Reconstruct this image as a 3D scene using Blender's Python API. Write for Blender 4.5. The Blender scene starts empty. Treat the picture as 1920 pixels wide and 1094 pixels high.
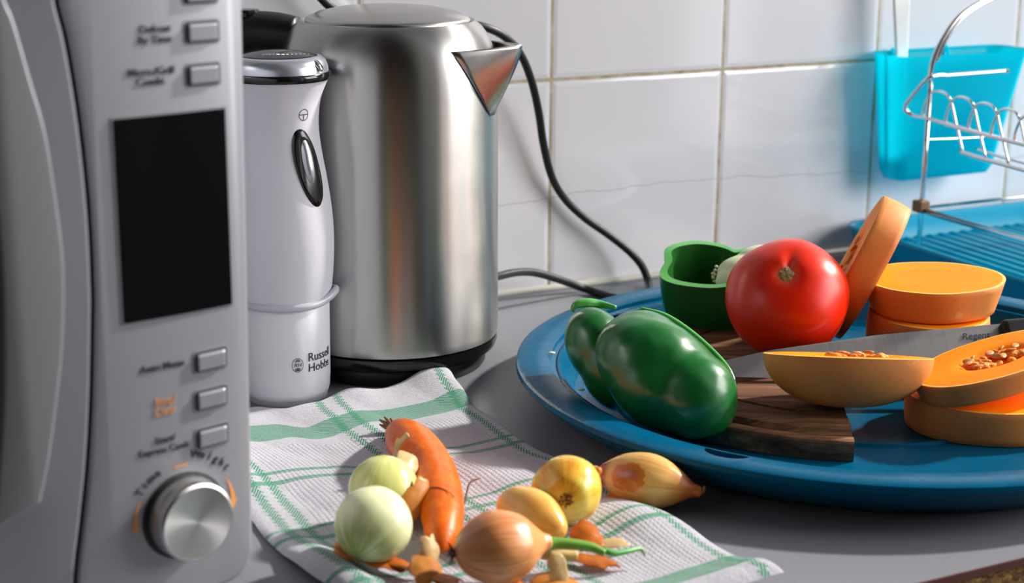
import bpy, bmesh, math, random
from mathutils import Vector, Matrix, Quaternion
from mathutils import noise as mnoise
random.seed(7)
C = bpy.context.scene.collection
S = bpy.context.scene
R = math.radians
# ------------------------------------------------------------------ camera
FPX, PITCH, ROLL, CAMH = 3116.0, 0.257, 0.0073, 0.40
_F = Vector((0, math.cos(PITCH), -math.sin(PITCH)))
_r, _u = Vector((1, 0, 0)), Vector((0, math.sin(PITCH), math.cos(PITCH)))
_R = _r * math.cos(ROLL) + _u * math.sin(ROLL)
_U = -_r * math.sin(ROLL) + _u * math.cos(ROLL)
CAM = Vector((0, 0, CAMH))
cd = bpy.data.cameras.new('camera'); cam = bpy.data.objects.new('camera', cd); C.objects.link(cam)
m = Matrix((_R, _U, -_F)).transposed().to_4x4(); m.translation = CAM
cam.matrix_world = m
cd.sensor_width = 36; cd.lens = FPX / 1920 * 36
cd.clip_start = .05; cd.clip_end = 60
cd.dof.use_dof = True; cd.dof.focus_distance = 1.20; cd.dof.aperture_fstop = 7.5
S.camera = cam
# ------------------------------------------------------------------ exposure
S.view_settings.view_transform = 'Standard'; S.view_settings.look = 'None'
S.view_settings.gamma = 1; S.view_settings.use_curve_mapping = False
S.view_settings.exposure = 0.0
# ------------------------------------------------------------------ node expression helper
class X:
    def __init__(s, t, v): s.t, s.v = t, v
    def _m(s, op, *a, clamp=False):
        n = s.t.nodes.new('ShaderNodeMath'); n.operation = op; n.use_clamp = clamp
        for i, q in enumerate((s,) + a):
            if isinstance(q, X): s.t.links.new(q.v, n.inputs[i])
            else: n.inputs[i].default_value = q
        return X(s.t, n.outputs[0])
    def __add__(s, o): return s._m('ADD', o)
    __radd__ = __add__
    def __sub__(s, o): return s._m('SUBTRACT', o)
    def __mul__(s, o): return s._m('MULTIPLY', o)
    __rmul__ = __mul__
    def __truediv__(s, o): return s._m('DIVIDE', o)
    def __neg__(s): return s * -1.0
    def abs(s): return s._m('ABSOLUTE')
    def sin(s): return s._m('SINE')
    def frac(s): return s._m('FRACT')
    def floor(s): return s._m('FLOOR')
    def sqrt(s): return s._m('SQRT')
    def lt(s, o): return s._m('LESS_THAN', o)
    def gt(s, o): return s._m('GREATER_THAN', o)
    def max(s, o): return s._m('MAXIMUM', o)
    def min(s, o): return s._m('MINIMUM', o)
    def pow(s, o): return s._m('POWER', o)
    def atan2(s, o): return s._m('ARCTAN2', o)
    def step(s, lo, hi):
        n = s.t.nodes.new('ShaderNodeMapRange'); n.interpolation_type = 'SMOOTHSTEP'
        s.t.links.new(s.v, n.inputs[0]); n.inputs[1].default_value = lo; n.inputs[2].default_value = hi
        return X(s.t, n.outputs[0])
class T:
    """small wrapper round a material's node tree"""
    def __init__(s, name, **kw):
        s.m = bpy.data.materials.new(name); s.m.use_nodes = True; s.t = s.m.node_tree
        s.b = s.t.nodes['Principled BSDF']
        for k, v in kw.items(): s.set(k, v)
    KEY = dict(color='Base Color', rough='Roughness', metal='Metallic', coat='Coat Weight', coat_rough='Coat Roughness', sss='Subsurface Weight',
               sss_scale='Subsurface Scale', trans='Transmission Weight', ior='IOR', spec='Specular IOR Level', aniso='Anisotropic',
               sheen='Sheen Weight', emis='Emission Color', emis_s='Emission Strength', alpha='Alpha', radius='Subsurface Radius')
    def set(s, k, v):
        i = s.b.inputs[s.KEY[k]]
        if isinstance(v, X): s.t.links.new(v.v, i)
        else: i.default_value = (tuple(v) + (1,) if k in ('color', 'emis') and len(v) == 3 else v)
    def node(s, typ, **kw):
        n = s.t.nodes.new(typ)
        for k, v in kw.items(): setattr(n, k, v)
        return n
    def coord(s, kind='Object'):
        return X(s.t, s.node('ShaderNodeTexCoord').outputs[kind])
    def xyz(s, v):
        n = s.node('ShaderNodeSeparateXYZ'); s.t.links.new(v.v, n.inputs[0]); return [X(s.t, o) for o in n.outputs]
    def vec(s, x=0, y=0, z=0):
        n = s.node('ShaderNodeCombineXYZ')
        for i, q in enumerate((x, y, z)):
            if isinstance(q, X): s.t.links.new(q.v, n.inputs[i])
            else: n.inputs[i].default_value = q
        return X(s.t, n.outputs[0])
    def noise(s, v, scale=5, detail=3, rough=.5, dist=0):
        n = s.node('ShaderNodeTexNoise'); s.t.links.new(v.v, n.inputs['Vector'])
        n.inputs['Scale'].default_value = scale; n.inputs['Detail'].default_value = detail
        n.inputs['Roughness'].default_value = rough; n.inputs['Distortion'].default_value = dist
        return X(s.t, n.outputs['Fac'])
    def mix(s, f, a, b):
        n = s.node('ShaderNodeMix', data_type='RGBA')
        for i, q in ((0, f), (6, a), (7, b)):
            if isinstance(q, X): s.t.links.new(q.v, n.inputs[i])
            elif i == 0: n.inputs[0].default_value = q
            else: n.inputs[i].default_value = tuple(q) + (1,)
        return X(s.t, n.outputs[2])
    def ramp(s, f, stops):
        n = s.node('ShaderNodeValToRGB'); s.t.links.new(f.v, n.inputs[0]); e = n.color_ramp.elements
        while len(e) < len(stops): e.new(.5)
        for q, (p, c) in zip(e, stops): q.position = p; q.color = tuple(c) + (1,)
        return X(s.t, n.outputs[0])
    def bump(s, h, strength=.3, dist=.001):
        n = s.node('ShaderNodeBump'); s.t.links.new(h.v, n.inputs['Height'])
        n.inputs['Strength'].default_value = strength; n.inputs['Distance'].default_value = dist
        s.t.links.new(n.outputs[0], s.b.inputs['Normal'])
def rgb(r, g, b):
    f = lambda c: ((c / 255 + .055) / 1.055) ** 2.4 if c > 10 else c / 255 / 12.92
    return (f(r), f(g), f(b))
# ------------------------------------------------------------------ world: the dim kitchen seen around the scene (cupboards, pale walls, bright openings), plus an added bright strip
YAW = 0.479
EU = Vector((math.cos(YAW), math.sin(YAW), 0)); NR = Vector((math.sin(YAW), -math.cos(YAW), 0)); W0 = Vector((0, 1.511, 0))
wd = bpy.data.worlds.new('world'); S.world = wd; wd.use_nodes = True
class WT(T):
    def __init__(s, t): s.t = t
w = WT(wd.node_tree)
dx, dy, dz = w.xyz(w.coord('Generated'))
az = (dx.atan2(-dy) / (2 * math.pi)) + .5
def A(d): return d / 360 + .5
col = w.ramp(az, [(A(-180), (.50, .50, .53)), (A(-100), (.40, .40, .44)), (A(-72), (.07, .06, .09)), (A(-61), (.08, .07, .10)), (A(-55), (.48, .47, .46)), (A(-44), (.48, .48, .47)), (A(-30), (.34, .36, .34)), (A(-23), (.07, .05, .06)),
    (A(-13), (.04, .03, .035)), (A(0), (.06, .03, .02)), (A(12), (.03, .025, .025)), (A(30), (.02, .02, .02)), (A(37), (.26, .27, .17)), (A(44), (.85, .80, .70)),
    (A(56), (.60, .57, .52)), (A(60.6), (.6, .58, .55)), (A(61.9), (11, 11, 11.4)), (A(63.2), (.7, .7, .7)), (A(70), (.7, .7, .75)), (A(88), (.6, .6, .65)), (A(100), (.45, .45, .47)), (A(135), (.30, .32, .36)), (A(179), (.50, .50, .53))])  # the thin very bright strip is added to give reflected streaks on the tiles
up = w.ramp(dz * .5 + .5, [(0, (.25, .24, .24)), (.42, (.5, .49, .48)), (.55, (1, 1, 1)), (.72, (.75, .75, .8)), (1, (.6, .6, .64))])
mm = w.node('ShaderNodeMix', data_type='RGBA', blend_type='MULTIPLY'); mm.inputs[0].default_value = 1
w.t.links.new(col.v, mm.inputs[6]); w.t.links.new(up.v, mm.inputs[7])
bg = wd.node_tree.nodes['Background']; wd.node_tree.links.new(mm.outputs[2], bg.inputs[0]); bg.inputs[1].default_value = 0.46
# ------------------------------------------------------------------ lights: window in the wall to the right, and its low sun
def area(name, loc, to, sx, sy, power, colr):
    l = bpy.data.lights.new(name, 'AREA'); l.shape = 'RECTANGLE'; l.size = sx; l.size_y = sy; l.energy = power; l.color = colr
    o = bpy.data.objects.new(name, l); C.objects.link(o); o.location = loc
    o.rotation_euler = (Vector(to) - Vector(loc)).to_track_quat('-Z', 'Y').to_euler(); return o
wc = W0 + EU * 1.45 + NR * 1.30 + Vector((0, 0, .75))
area('window_daylight', wc, W0 + EU * 0 + NR * .5 + Vector((0, 0, .05)), 1.1, .95, 33, (1, .985, .96))
sl = bpy.data.lights.new('sun', 'SUN'); sl.energy = 6.0; sl.angle = R(3.5); sl.color = (1, .95, .87)
so = bpy.data.objects.new('sun', sl); C.objects.link(so)
sa, se = R(28), R(33)
so.rotation_euler = Vector((math.cos(sa) * math.cos(se), math.sin(sa) * math.cos(se), math.sin(se))).to_track_quat('Z', 'Y').to_euler()
so.location = (3, 2, 3)
# ------------------------------------------------------------------ geometry helpers
def ray(px, py): return _F + _R * ((px - 960) / FPX) - _U * ((py - 547) / FPX)
def AT(px, py, z=0.0):
    d = ray(px, py); return CAM + d * ((z - CAMH) / d.z)
def ONP(px, py, p, n):
    d = ray(px, py); return CAM + d * ((Vector(p) - CAM).dot(n) / d.dot(n))
def WUV(u, v, z=0.0): return W0 + EU * u + NR * v + Vector((0, 0, z))
def REST(px, py, rpx, z0):
    r = .03
    for i in range(20):
        p = AT(px, py, z0 + r); r = rpx * (p - CAM).length / FPX
    return p, r
def tag(o, label=None, cat=None, group=None, kind=None):
    if label: o['label'] = label
    if cat: o['category'] = cat
    if group: o['group'] = group
    if kind: o['kind'] = kind
    return o
def thing(name, label, cat, loc=(0, 0, 0), rot=(0, 0, 0), group=None):
    o = bpy.data.objects.new(name, None); C.objects.link(o); o.empty_display_size = .02
    o.location = loc
    if isinstance(rot, Matrix): o.rotation_euler = rot.to_euler()
    else: o.rotation_euler = rot
    return tag(o, label, cat, group)
def mesh(name, vf, mat, parent=None, smooth=True, flat_angle=None, mi=None, loc=None, uv=None):
    v, f = vf[0], vf[1]
    me = bpy.data.meshes.new(name); me.from_pydata([tuple(p) for p in v], [], [tuple(q) for q in f]); me.update()
    bm = bmesh.new(); bm.from_mesh(me); bmesh.ops.recalc_face_normals(bm, faces=bm.faces); 
    if flat_angle is not None:
        for e in bm.edges:
            if len(e.link_faces) == 2 and e.calc_face_angle(0) > R(flat_angle): e.smooth = False
    bm.to_mesh(me); bm.free()
    for p in me.polygons: p.use_smooth = smooth
    for q in (mat if isinstance(mat, (list, tuple)) else [mat]): me.materials.append(q)
    if mi is not None:
        for p, k in zip(me.polygons, mi): p.material_index = k
    if uv is not None:
        l = me.uv_layers.new(name='UVMap')
        for lp in me.loops: l.data[lp.index].uv = uv[lp.vertex_index]
    o = bpy.data.objects.new(name, me); C.objects.link(o)
    if parent: o.parent = parent
    if loc is not None: o.location = loc
    return o
def join(*vfs):
    V, Fc = [], []
    for v, f in vfs:
        k = len(V); V += list(v); Fc += [tuple(i + k for i in q) for q in f]
    return V, Fc
def xf(vf, M):
    return [M @ Vector(p) for p in vf[0]], vf[1]
def box(x0, x1, y0, y1, z0, z1):
    v = [(x, y, z) for x in (x0, x1) for y in (y0, y1) for z in (z0, z1)]
    return [Vector(p) for p in v], [(0, 1, 3, 2), (4, 6, 7, 5), (0, 4, 5, 1), (2, 3, 7, 6), (0, 2, 6, 4), (1, 5, 7, 3)]
def lathe(prof, seg=96, closed=False, fn=None):
    V, Fc, rings = [], [], []
    for r, z in prof:
        if r < 1e-7: rings.append([len(V)]); V.append(Vector((0, 0, z)))
        else:
            ids = []
            for k in range(seg):
                a = 2 * math.pi * k / seg; rr = r
                zz = z
                if fn: rr, zz = fn(r, z, a)
                ids.append(len(V)); V.append(Vector((rr * math.cos(a), rr * math.sin(a), zz)))
            rings.append(ids)
    pairs = list(zip(rings, rings[1:])) + ([(rings[-1], rings[0])] if closed else [])
    for a, b in pairs:
        for k in range(seg):
            j = (k + 1) % seg
            if len(a) == 1 and len(b) == 1: continue
            if len(a) == 1: Fc.append((a[0], b[j], b[k]))
            elif len(b) == 1: Fc.append((a[k], a[j], b[0]))
            else: Fc.append((a[k], a[j], b[j], b[k]))
    return V, Fc
def cr(P, n=8):
    """catmull-rom through points (vectors of any dimension)"""
    P = [Vector(p) for p in P]; Q = [P[0] * 2 - P[1]] + P + [P[-1] * 2 - P[-2]]; out = []
    for i in range(1, len(Q) - 2):
        a, b, c, d = Q[i - 1:i + 3]
        for k in range(n):
            t = k / n
            out.append(.5 * ((2 * b) + (c - a) * t + (2 * a - 5 * b + 4 * c - d) * t * t + (3 * b - a - 3 * c + d) * t ** 3))
    out.append(P[-1]); return out
def tube(P, rad, seg=12, cap=True, n=8, smooth=True, closed=False):
    """P: points, rad: number or list per point"""
    rl = rad if isinstance(rad, (list, tuple)) else [rad] * len(P)
    if smooth:
        Q = cr([(*p, r) for p, r in zip(P, rl)], n)
        P = [Vector(q[:3]) for q in Q]; rl = [max(q[3], 1e-5) for q in Q]
    else: P = [Vector(p) for p in P]
    V, Fc = [], []; nrm = None
    for i, p in enumerate(P):
        if closed: t = (P[(i + 1) % len(P)] - P[i - 1]).normalized()
        else: t = (P[min(i + 1, len(P) - 1)] - P[max(i - 1, 0)]).normalized()
        if nrm is None: nrm = t.orthogonal().normalized()
        nrm = (nrm - t * nrm.dot(t)).normalized(); b = t.cross(nrm)
        for k in range(seg):
            a = 2 * math.pi * k / seg; V.append(p + (nrm * math.cos(a) + b * math.sin(a)) * rl[i])
    for i in range(len(P) - (0 if closed else 1)):
        i2 = (i + 1) % len(P)
        for k in range(seg):
            j = (k + 1) % seg; Fc.append((i * seg + k, i * seg + j, i2 * seg + j, i2 * seg + k))
    if cap and not closed:
        Fc.append(tuple(range(seg))); Fc.append(tuple(range((len(P) - 1) * seg, len(P) * seg)))
    return V, Fc
def apply_mods(o, mods):
    """mods: list of (type, dict); evaluates them into the mesh"""
    for t, kw in mods:
        md = o.modifiers.new(t, t)
        for k, v in kw.items(): setattr(md, k, v)
    dg = bpy.context.evaluated_depsgraph_get(); dg.update()
    me = bpy.data.meshes.new_from_object(o.evaluated_get(dg), preserve_all_data_layers=True, depsgraph=dg)
    o.modifiers.clear(); old = o.data; o.data = me; nm = old.name; bpy.data.meshes.remove(old); me.name = nm
    return o
def prism(outline, y0, y1):
    """outline in x,z extruded along y"""
    n = len(outline); V = [Vector((x, y0, z)) for x, z in outline] + [Vector((x, y1, z)) for x, z in outline]
    return V, [tuple(range(n)), tuple(range(n, 2 * n))] + [(i, (i + 1) % n, (i + 1) % n + n, i + n) for i in range(n)]
def rrect(x0, x1, z0, z1, r, n=6):
    o = []
    for cx, cz, a0 in ((x1 - r, z0 + r, -90), (x1 - r, z1 - r, 0), (x0 + r, z1 - r, 90), (x0 + r, z0 + r, 180)):
        for k in range(n + 1):
            a = R(a0 + 90 * k / n); o.append((cx + r * math.cos(a), cz + r * math.sin(a)))
    return o
def bevel(o, w, seg=3, angle=40):
    return apply_mods(o, [('BEVEL', dict(width=w, segments=seg, limit_method='ANGLE', angle_limit=R(angle)))])
def text_vf(s, size, align='CENTER', extrude=0.0001, bold=0.0, shear=0.0, spacing=1.0):
    c = bpy.data.curves.new('t', 'FONT'); c.body = s; c.size = size; c.align_x = align; c.align_y = 'CENTER'; c.extrude = extrude; c.offset = bold
    c.shear = shear; c.space_character = spacing; c.resolution_u = 4
    o = bpy.data.objects.new('t', c); C.objects.link(o)
    dg = bpy.context.evaluated_depsgraph_get(); dg.update()
    me = bpy.data.meshes.new_from_object(o.evaluated_get(dg), depsgraph=dg)
    v = [p.co.copy() for p in me.vertices]; f = [tuple(p.vertices) for p in me.polygons]
    bpy.data.objects.remove(o); bpy.data.meshes.remove(me); bpy.data.curves.remove(c)
    return v, f
RX90 = Matrix.Rotation(R(90), 4, 'X')
def frame(xdir, zdir):
    """rotation matrix (4x4) whose z is zdir and x is near xdir"""
    z = Vector(zdir).normalized(); x = Vector(xdir); x = (x - z * x.dot(z)).normalized(); y = z.cross(x)
    return Matrix((x, y, z)).transposed().to_4x4()
# ------------------------------------------------------------------ materials
def plain(name, c, **kw): return T(name, color=c, **kw).m
def mat_tiles():
    t = T('glazed_tiles', rough=.1, coat=.3, coat_rough=.06)
    x, y, z = t.xyz(t.coord()); TW, U0, Z1 = .1892, .0394, .2002
    wob = (t.noise(t.coord(), 14, 2) - .5) * .0022
    fu = (((x + wob - U0) / TW) + 50.5).frac() - .5; du = fu.abs() * TW
    fz = (((z + wob - Z1) / .2002) + 50.5).frac() - .5; dzz = fz.abs() * .2002
    d = du.min(dzz)
    cell = t.vec(((x - U0) / TW).floor(), (z / .2002).floor(), 0)
    wn = t.node('ShaderNodeTexWhiteNoise'); t.t.links.new(cell.v, wn.inputs[0]); cv = X(t.t, wn.outputs[0])
    g = d.step(.0013, .0021)     # 0 in the grout
    st = t.noise(t.coord(), 38, 4, .7)
    grout = t.ramp(st, [(.3, rgb(205, 200, 184)), (.55, rgb(176, 162, 128)), (.75, rgb(128, 108, 72))])
    sp = t.noise(t.coord(), 9, 2)
    body = t.mix(sp, rgb(234, 233, 240), rgb(243, 242, 246))
    body = t.mix(cv * .3, body, rgb(214, 214, 222))
    # fine crazing crack that runs across the lower tiles
    cz = (z - .087 - (x * 9).sin() * .006 - (t.noise(t.vec(x, 0, 0), 22, 2) - .5) * .012).abs()
    body = t.mix((cz.lt(.0006)) * .3, body, rgb(120, 120, 125))
    low = z.step(.010, .0) * t.noise(t.coord(), 22, 3, .6).step(.50, .72)
    body = t.mix(low * .8, body, rgb(150, 105, 60))
    t.set('color', t.mix(g, grout, body)); t.set('rough', (g * -.6) + .68)
    h = d.step(.0012, .006) + t.noise(t.coord(), 7, 1) * 1.1 + g * .0
    t.bump(h, .5, .0016); return t.m
def mat_worktop():
    t = T('grey_laminate', spec=.16); c = t.coord()
    a = t.noise(c, 3, 3); b = t.noise(c, 260, 2, .6); st = t.noise(c, 55, 4, .65)
    k = t.mix(a, rgb(122, 124, 131), rgb(134, 136, 143)); k = t.mix(b.step(.35, .75) * .35, k, rgb(120, 121, 130))
    k = t.mix(st.step(.66, .78) * .35, k, rgb(110, 100, 96)); t.set('color', k)
    t.set('rough', a * .16 + .27); t.bump(b, .06, .0005); return t.m
def mat_wood(name, c0, c1, c2, scale=1, rough=.6, vertical=False):
    t = T(name, rough=rough); x, y, z = t.xyz(t.coord())
    v = t.vec(x * 7, y * 60, z * 60) if not vertical else t.vec(x * 60, y * 7, z * 60)
    n = t.noise(v, scale, 5, .65, .6); f = t.noise(t.vec(x * 30, y * 400, z * 300) if not vertical else t.vec(x * 400, y * 30, z * 300), scale, 2)
    k = t.ramp(n * .75 + f * .25, [(.3, c0), (.5, c1), (.68, c2)]); t.set('color', k); t.set('spec', .25); t.bump(f + n, .5, .0006); return t.m
def mat_chip():
    t = T('chipboard', rough=.85); c = t.coord(); x, y, z = t.xyz(c)
    v = t.vec(x * 1, y * 1, z * 2.2); n = t.noise(v, 130, 4, .75, 1.2)
    t.set('color', t.ramp(n, [(.34, rgb(58, 34, 20)), (.46, rgb(112, 74, 38)), (.56, rgb(172, 130, 70)), (.7, rgb(214, 184, 128))])); t.bump(n, 1, .002); return t.m
def mat_steel(name, base=.62, rough=.24, aniso=.0, tint=(1, .985, .96)):
    t = T(name, metal=1.0); x, y, z = t.xyz(t.coord())
    n = t.noise(t.vec(x * 8, y * 8, z * 700), 1.0, 3, .6); sm = t.noise(t.coord(), 26, 4, .6)
    a = tuple(base * q * .94 for q in tint); b = tuple(base * q * 1.04 for q in tint)
    t.set('color', t.mix(n * .4 + sm * .6, a, b)); t.set('rough', sm * .08 + (rough - .04))
    if aniso:
        t.set('aniso', aniso); tn = t.node('ShaderNodeTangent', direction_type='RADIAL', axis='Z'); t.t.links.new(tn.outputs[0], t.b.inputs['Tangent']); t.b.inputs['Anisotropic Rotation'].default_value = .25
    return t.m
def mat_plastic(name, c, rough=.35, var=.04, bump=0.02, **kw):
    t = T(name, rough=rough, **kw); n = t.noise(t.coord(), 30, 3)
    t.set('color', t.mix(n, tuple(q * (1 - var) for q in c), tuple(min(1, q * (1 + var)) for q in c)))
    if bump: t.bump(t.noise(t.coord(), 900, 2), bump, .0003)
    return t.m
def mat_onion(name, stops, stripe=.55, scale=5, rough=.32, neck=None, root=None, green=None, sss=.25, zr=(-.03, .03), patch=None):
    """meridian streaks round the local z axis; neck/root tint near the ends"""
    t = T(name, rough=rough, sss=sss, sss_scale=.006, coat=.25, coat_rough=.2, radius=(1, .5, .2)); x, y, z = t.xyz(t.coord())
    vn = t.node('ShaderNodeVectorMath', operation='NORMALIZE'); t.t.links.new(t.vec(x, y, 0).v, vn.inputs[0]); vx, vy, _ = t.xyz(X(t.t, vn.outputs[0]))
    st = t.noise(t.vec(vx * scale, vy * scale, z * 14), 1.6, 4, .7); big = t.noise(t.coord(), 55, 3, .55)
    k = t.ramp(st * stripe + big * (1 - stripe), stops)
    if neck: k = t.mix(z.step(zr[1] * .45, zr[1]), k, neck)
    if root: k = t.mix(z.step(zr[0] * .80, zr[0] * 1.0), k, root)
    if green: k = t.mix(z.step(zr[0] * .1, zr[0] * .95) * st.step(.3, .6) * .8, k, green)
    if patch:
        pn = t.noise(t.coord(), 170, 4, .65); ex = (x - patch[0]); ey = (y - patch[1]); ez = (z - patch[2]) * .8
        dd = (ex * ex + ey * ey + ez * ez).sqrt() + (pn - .5) * .009
        k = t.mix(dd.step(.0098, .0088), k, rgb(206, 122, 48)); k = t.mix(dd.step(.0085, .003) * .8, k, rgb(150, 62, 18))
    t.set('color', k); t.bump(st, .10, .0004); return t.m
M = {}
M['tiles'] = mat_tiles(); M['worktop'] = mat_worktop(); M['chip'] = mat_chip()
M['caulk'] = mat_plastic('caulk', rgb(214, 210, 200), .6, .08)
M['edge_red'] = plain('red_brown_edge', rgb(92, 48, 44), rough=.6)
M['silver'] = mat_plastic('silver_paint', rgb(152, 153, 161), .38, .03, .04, metal=.3)
M['silver_door'] = mat_plastic('silver_door', rgb(142, 143, 152), .38, .03, .04, metal=.35)
M['handle_silver'] = mat_plastic('handle_silver', rgb(158, 158, 164), .3, .03, 0, metal=.5)
M['grey_button'] = mat_plastic('grey_button', rgb(152, 154, 162), .3, .02, 0, metal=.4)
M['black_gap'] = plain('black_gap', (.012, .012, .014), rough=.6)
M['black_gloss'] = plain('black_gloss', (.006, .006, .007), rough=.14)
M['display'] = plain('display_glass', (.003, .003, .004), rough=.25, spec=.08)
M['black_plastic'] = mat_plastic('black_plastic', (.014, .014, .016), .42, .1, .02, spec=.3)
M['print_dark'] = plain('dark_print', rgb(44, 40, 52), rough=.5)
M['print_orange'] = plain('orange_print', rgb(222, 150, 84), rough=.5)
M['print_light'] = plain('light_print', rgb(205, 205, 210), rough=.5)
M['steel'] = mat_steel('brushed_steel', .46, .31, .88)
M['steel_lid'] = mat_steel('steel_lid', .5, .26)
M['chrome'] = T('chrome', color=(.78, .78, .80), metal=1.0, rough=.14).m
def mat_knob():
    t = T('turned_metal', metal=1.0, rough=.3, aniso=.8); x, y, z = t.xyz(t.coord())
    tn = t.node('ShaderNodeTangent', direction_type='RADIAL', axis='Z'); t.t.links.new(tn.outputs[0], t.b.inputs['Tangent'])
    rr = (x * x + y * y).sqrt(); n = t.noise(t.vec(rr * 1800, 0, 0), 1, 2); t.set('color', t.mix(n, (.62, .61, .61), (.82, .81, .81))); return t.m
M['knob'] = mat_knob()
M['white_plastic'] = mat_plastic('white_plastic', rgb(206, 206, 216), .3, .012, 0)
M['white_cup'] = mat_plastic('white_cup', rgb(214, 214, 222), .32, .012, 0)
M['collar'] = plain('frosted_collar', rgb(206, 206, 220), rough=.3, trans=.25)
M['cap_silver'] = plain('cap_silver', rgb(186, 190, 200), rough=.26, metal=.7)
M['base_grey'] = plain('base_grey', rgb(170, 172, 178), rough=.4)
M['tray'] = T('blue_tray', rough=.26, coat=.3, coat_rough=.15).m
tt = T('tray_blue', rough=.34, spec=.08); n_ = tt.noise(tt.coord(), 28, 4, .6); sc = tt.noise(tt.coord(), 420, 2, .7)
tt.set('color', tt.mix(n_, rgb(0, 78, 112), rgb(0, 90, 126))); tt.set('rough', n_ * .15 + .2); tt.bump(sc, .05, .0004); M['tray'] = tt.m
M['board'] = mat_wood('old_board_wood', rgb(66, 40, 30), rgb(116, 78, 54), rgb(170, 128, 92), 1.2, .75)
tb = T('knife_steel', metal=1.0, rough=.2); x_, y_, z_ = tb.xyz(tb.coord()); kn = tb.noise(tb.vec(x_ * 900, y_ * 12, z_ * 12), 1, 3)
tb.set('color', tb.mix(kn, (.52, .49, .50), (.66, .63, .64))); tb.set('rough', kn * .1 + .32); M['knife'] = tb.m
def mat_green(name, a, b):
    t = T(name, rough=.28, coat=.3, coat_rough=.2, sss=.05, sss_scale=.004); n = t.noise(t.coord(), 38, 3); s = t.noise(t.coord(), 900, 1)
    t.set('color', t.mix(n, a, b)); t.bump(t.noise(t.coord(), 110, 3, .6), .12, .001); return t.m
M['pepper'] = mat_green('pepper_skin', rgb(12, 80, 34), rgb(26, 116, 48))
M['pepper_in'] = mat_green('pepper_inside', rgb(24, 84, 32), rgb(44, 112, 44))
M['pepper_cut'] = mat_green('pepper_cut_edge', rgb(52, 146, 64), rgb(96, 176, 88))
M['pith'] = T('pale_pith', color=rgb(214, 226, 188), rough=.6, sss=.3, sss_scale=.005).m
M['pith_seed'] = T('pale_seed', color=rgb(226, 220, 180), rough=.5).m
def mat_tomato():
    t = T('tomato_skin', rough=.34, coat=.15, coat_rough=.25, spec=.35, sss=.1, sss_scale=.006, radius=(1, .2, .1)); x, y, z = t.xyz(t.coord())
    rr = (x * x + y * y).sqrt(); n = t.noise(t.coord(), 34, 3); sp = t.noise(t.coord(), 420, 2, .6)
    k = t.mix(n, rgb(212, 22, 0), rgb(234, 50, 0)); k = t.mix(sp.step(.62, .75) * .25, k, rgb(232, 110, 50))
    top = z.gt(.0) * (rr.step(.013, .004))
    k = t.mix(top * .55, k, rgb(214, 110, 70)); t.set('color', k); t.bump(n, .05, .001); return t.m
M['tomato'] = mat_tomato()
ts = T('tomato_scar', rough=.8); s_ = ts.noise(ts.coord(), 500, 3); ts.set('color', ts.ramp(s_, [(.35, rgb(104, 84, 50)), (.6, rgb(168, 140, 96))])); ts.bump(s_, 1, .001); M['scar'] = ts.m
def mat_flesh():
    t = T('squash_flesh', rough=.5, sss=.3, sss_scale=.008, radius=(1, .35, .05), spec=.12); x, y, z = t.xyz(t.coord()); n = t.noise(t.coord(), 45, 3); f = t.noise(t.coord(), 600, 2, .6)
    k = t.mix(n, rgb(254, 130, 0), rgb(255, 148, 0)); k = t.mix(f.step(.55, .8) * .25, k, rgb(246, 134, 0)); t.set('color', k); t.bump(f, .25, .0006); return t.m
M['flesh'] = mat_flesh()
M['flesh_rim'] = T('squash_rim', color=rgb(244, 196, 96), rough=.5, sss=.2, sss_scale=.004).m
def mat_skin():
    t = T('squash_skin', rough=.5, spec=.25, sss=.08, sss_scale=.004, radius=(1, .5, .2)); n = t.noise(t.coord(), 26, 4, .6); s = t.noise(t.coord(), 300, 2, .6); x, y, z = t.xyz(t.coord())
    k = t.mix(n, rgb(221, 124, 54), rgb(237, 156, 88)); k = t.mix(s.step(.55, .7) * .3, k, rgb(200, 112, 46))
    k = t.mix(t.noise(t.coord(), 75, 2).step(.68, .76) * .4, k, rgb(240, 200, 140)); t.set('color', k); t.bump(n + s * .3, .25, .001); return t.m
M['skin'] = mat_skin()
tp = T('squash_pulp', rough=.4, sss=.2, sss_scale=.004); pn = tp.noise(tp.coord(), 260, 4, .7); tp.set('color', tp.ramp(pn, [(.32, rgb(214, 92, 0)), (.46, rgb(248, 132, 0)), (.6, rgb(255, 180, 50))])); tp.bump(pn, 1, .002); M['pulp'] = tp.m
tp = T('squash_seed', rough=.45); pn = tp.noise(tp.coord(), 160, 2); tp.set('color', tp.mix(pn, rgb(196, 112, 40), rgb(222, 168, 96))); M['seed'] = tp.m
def mat_carrot():
    t = T('carrot_skin', rough=.38, spec=.35); c = t.coord('UV'); x, y, z = t.xyz(c)
    n = t.noise(t.coord(), 70, 4, .65); ring = t.noise(t.vec(x * 3, y * 46, 0), 1, 4, .75)
    k = t.ramp(ring * .5 + n * .5, [(.32, rgb(190, 70, 0)), (.5, rgb(222, 98, 0)), (.68, rgb(236, 126, 20))])
    k = t.mix(y.step(.80, 1.0) * .5, k, rgb(200, 50, 4)); k = t.mix(y.step(.42, .0) * .4, k, rgb(176, 76, 30)); t.set('color', k); t.bump(ring + n * .5, .4, .0012); return t.m
M['carrot'] = mat_carrot()
M['root_dark'] = T('dry_root', color=rgb(92, 52, 40), rough=.8).m
M['root_tan'] = T('onion_root_hair', color=rgb(134, 84, 50), rough=.8).m
M['stub'] = T('dry_stub', color=rgb(128, 96, 66), rough=.85).m
M['onion_pale'] = mat_onion('peeled_onion', [(.3, rgb(214, 220, 158)), (.5, rgb(226, 230, 182)), (.7, rgb(232, 236, 200))], .3, 3, .2, green=rgb(156, 172, 66), zr=(-.021, .021))
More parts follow.
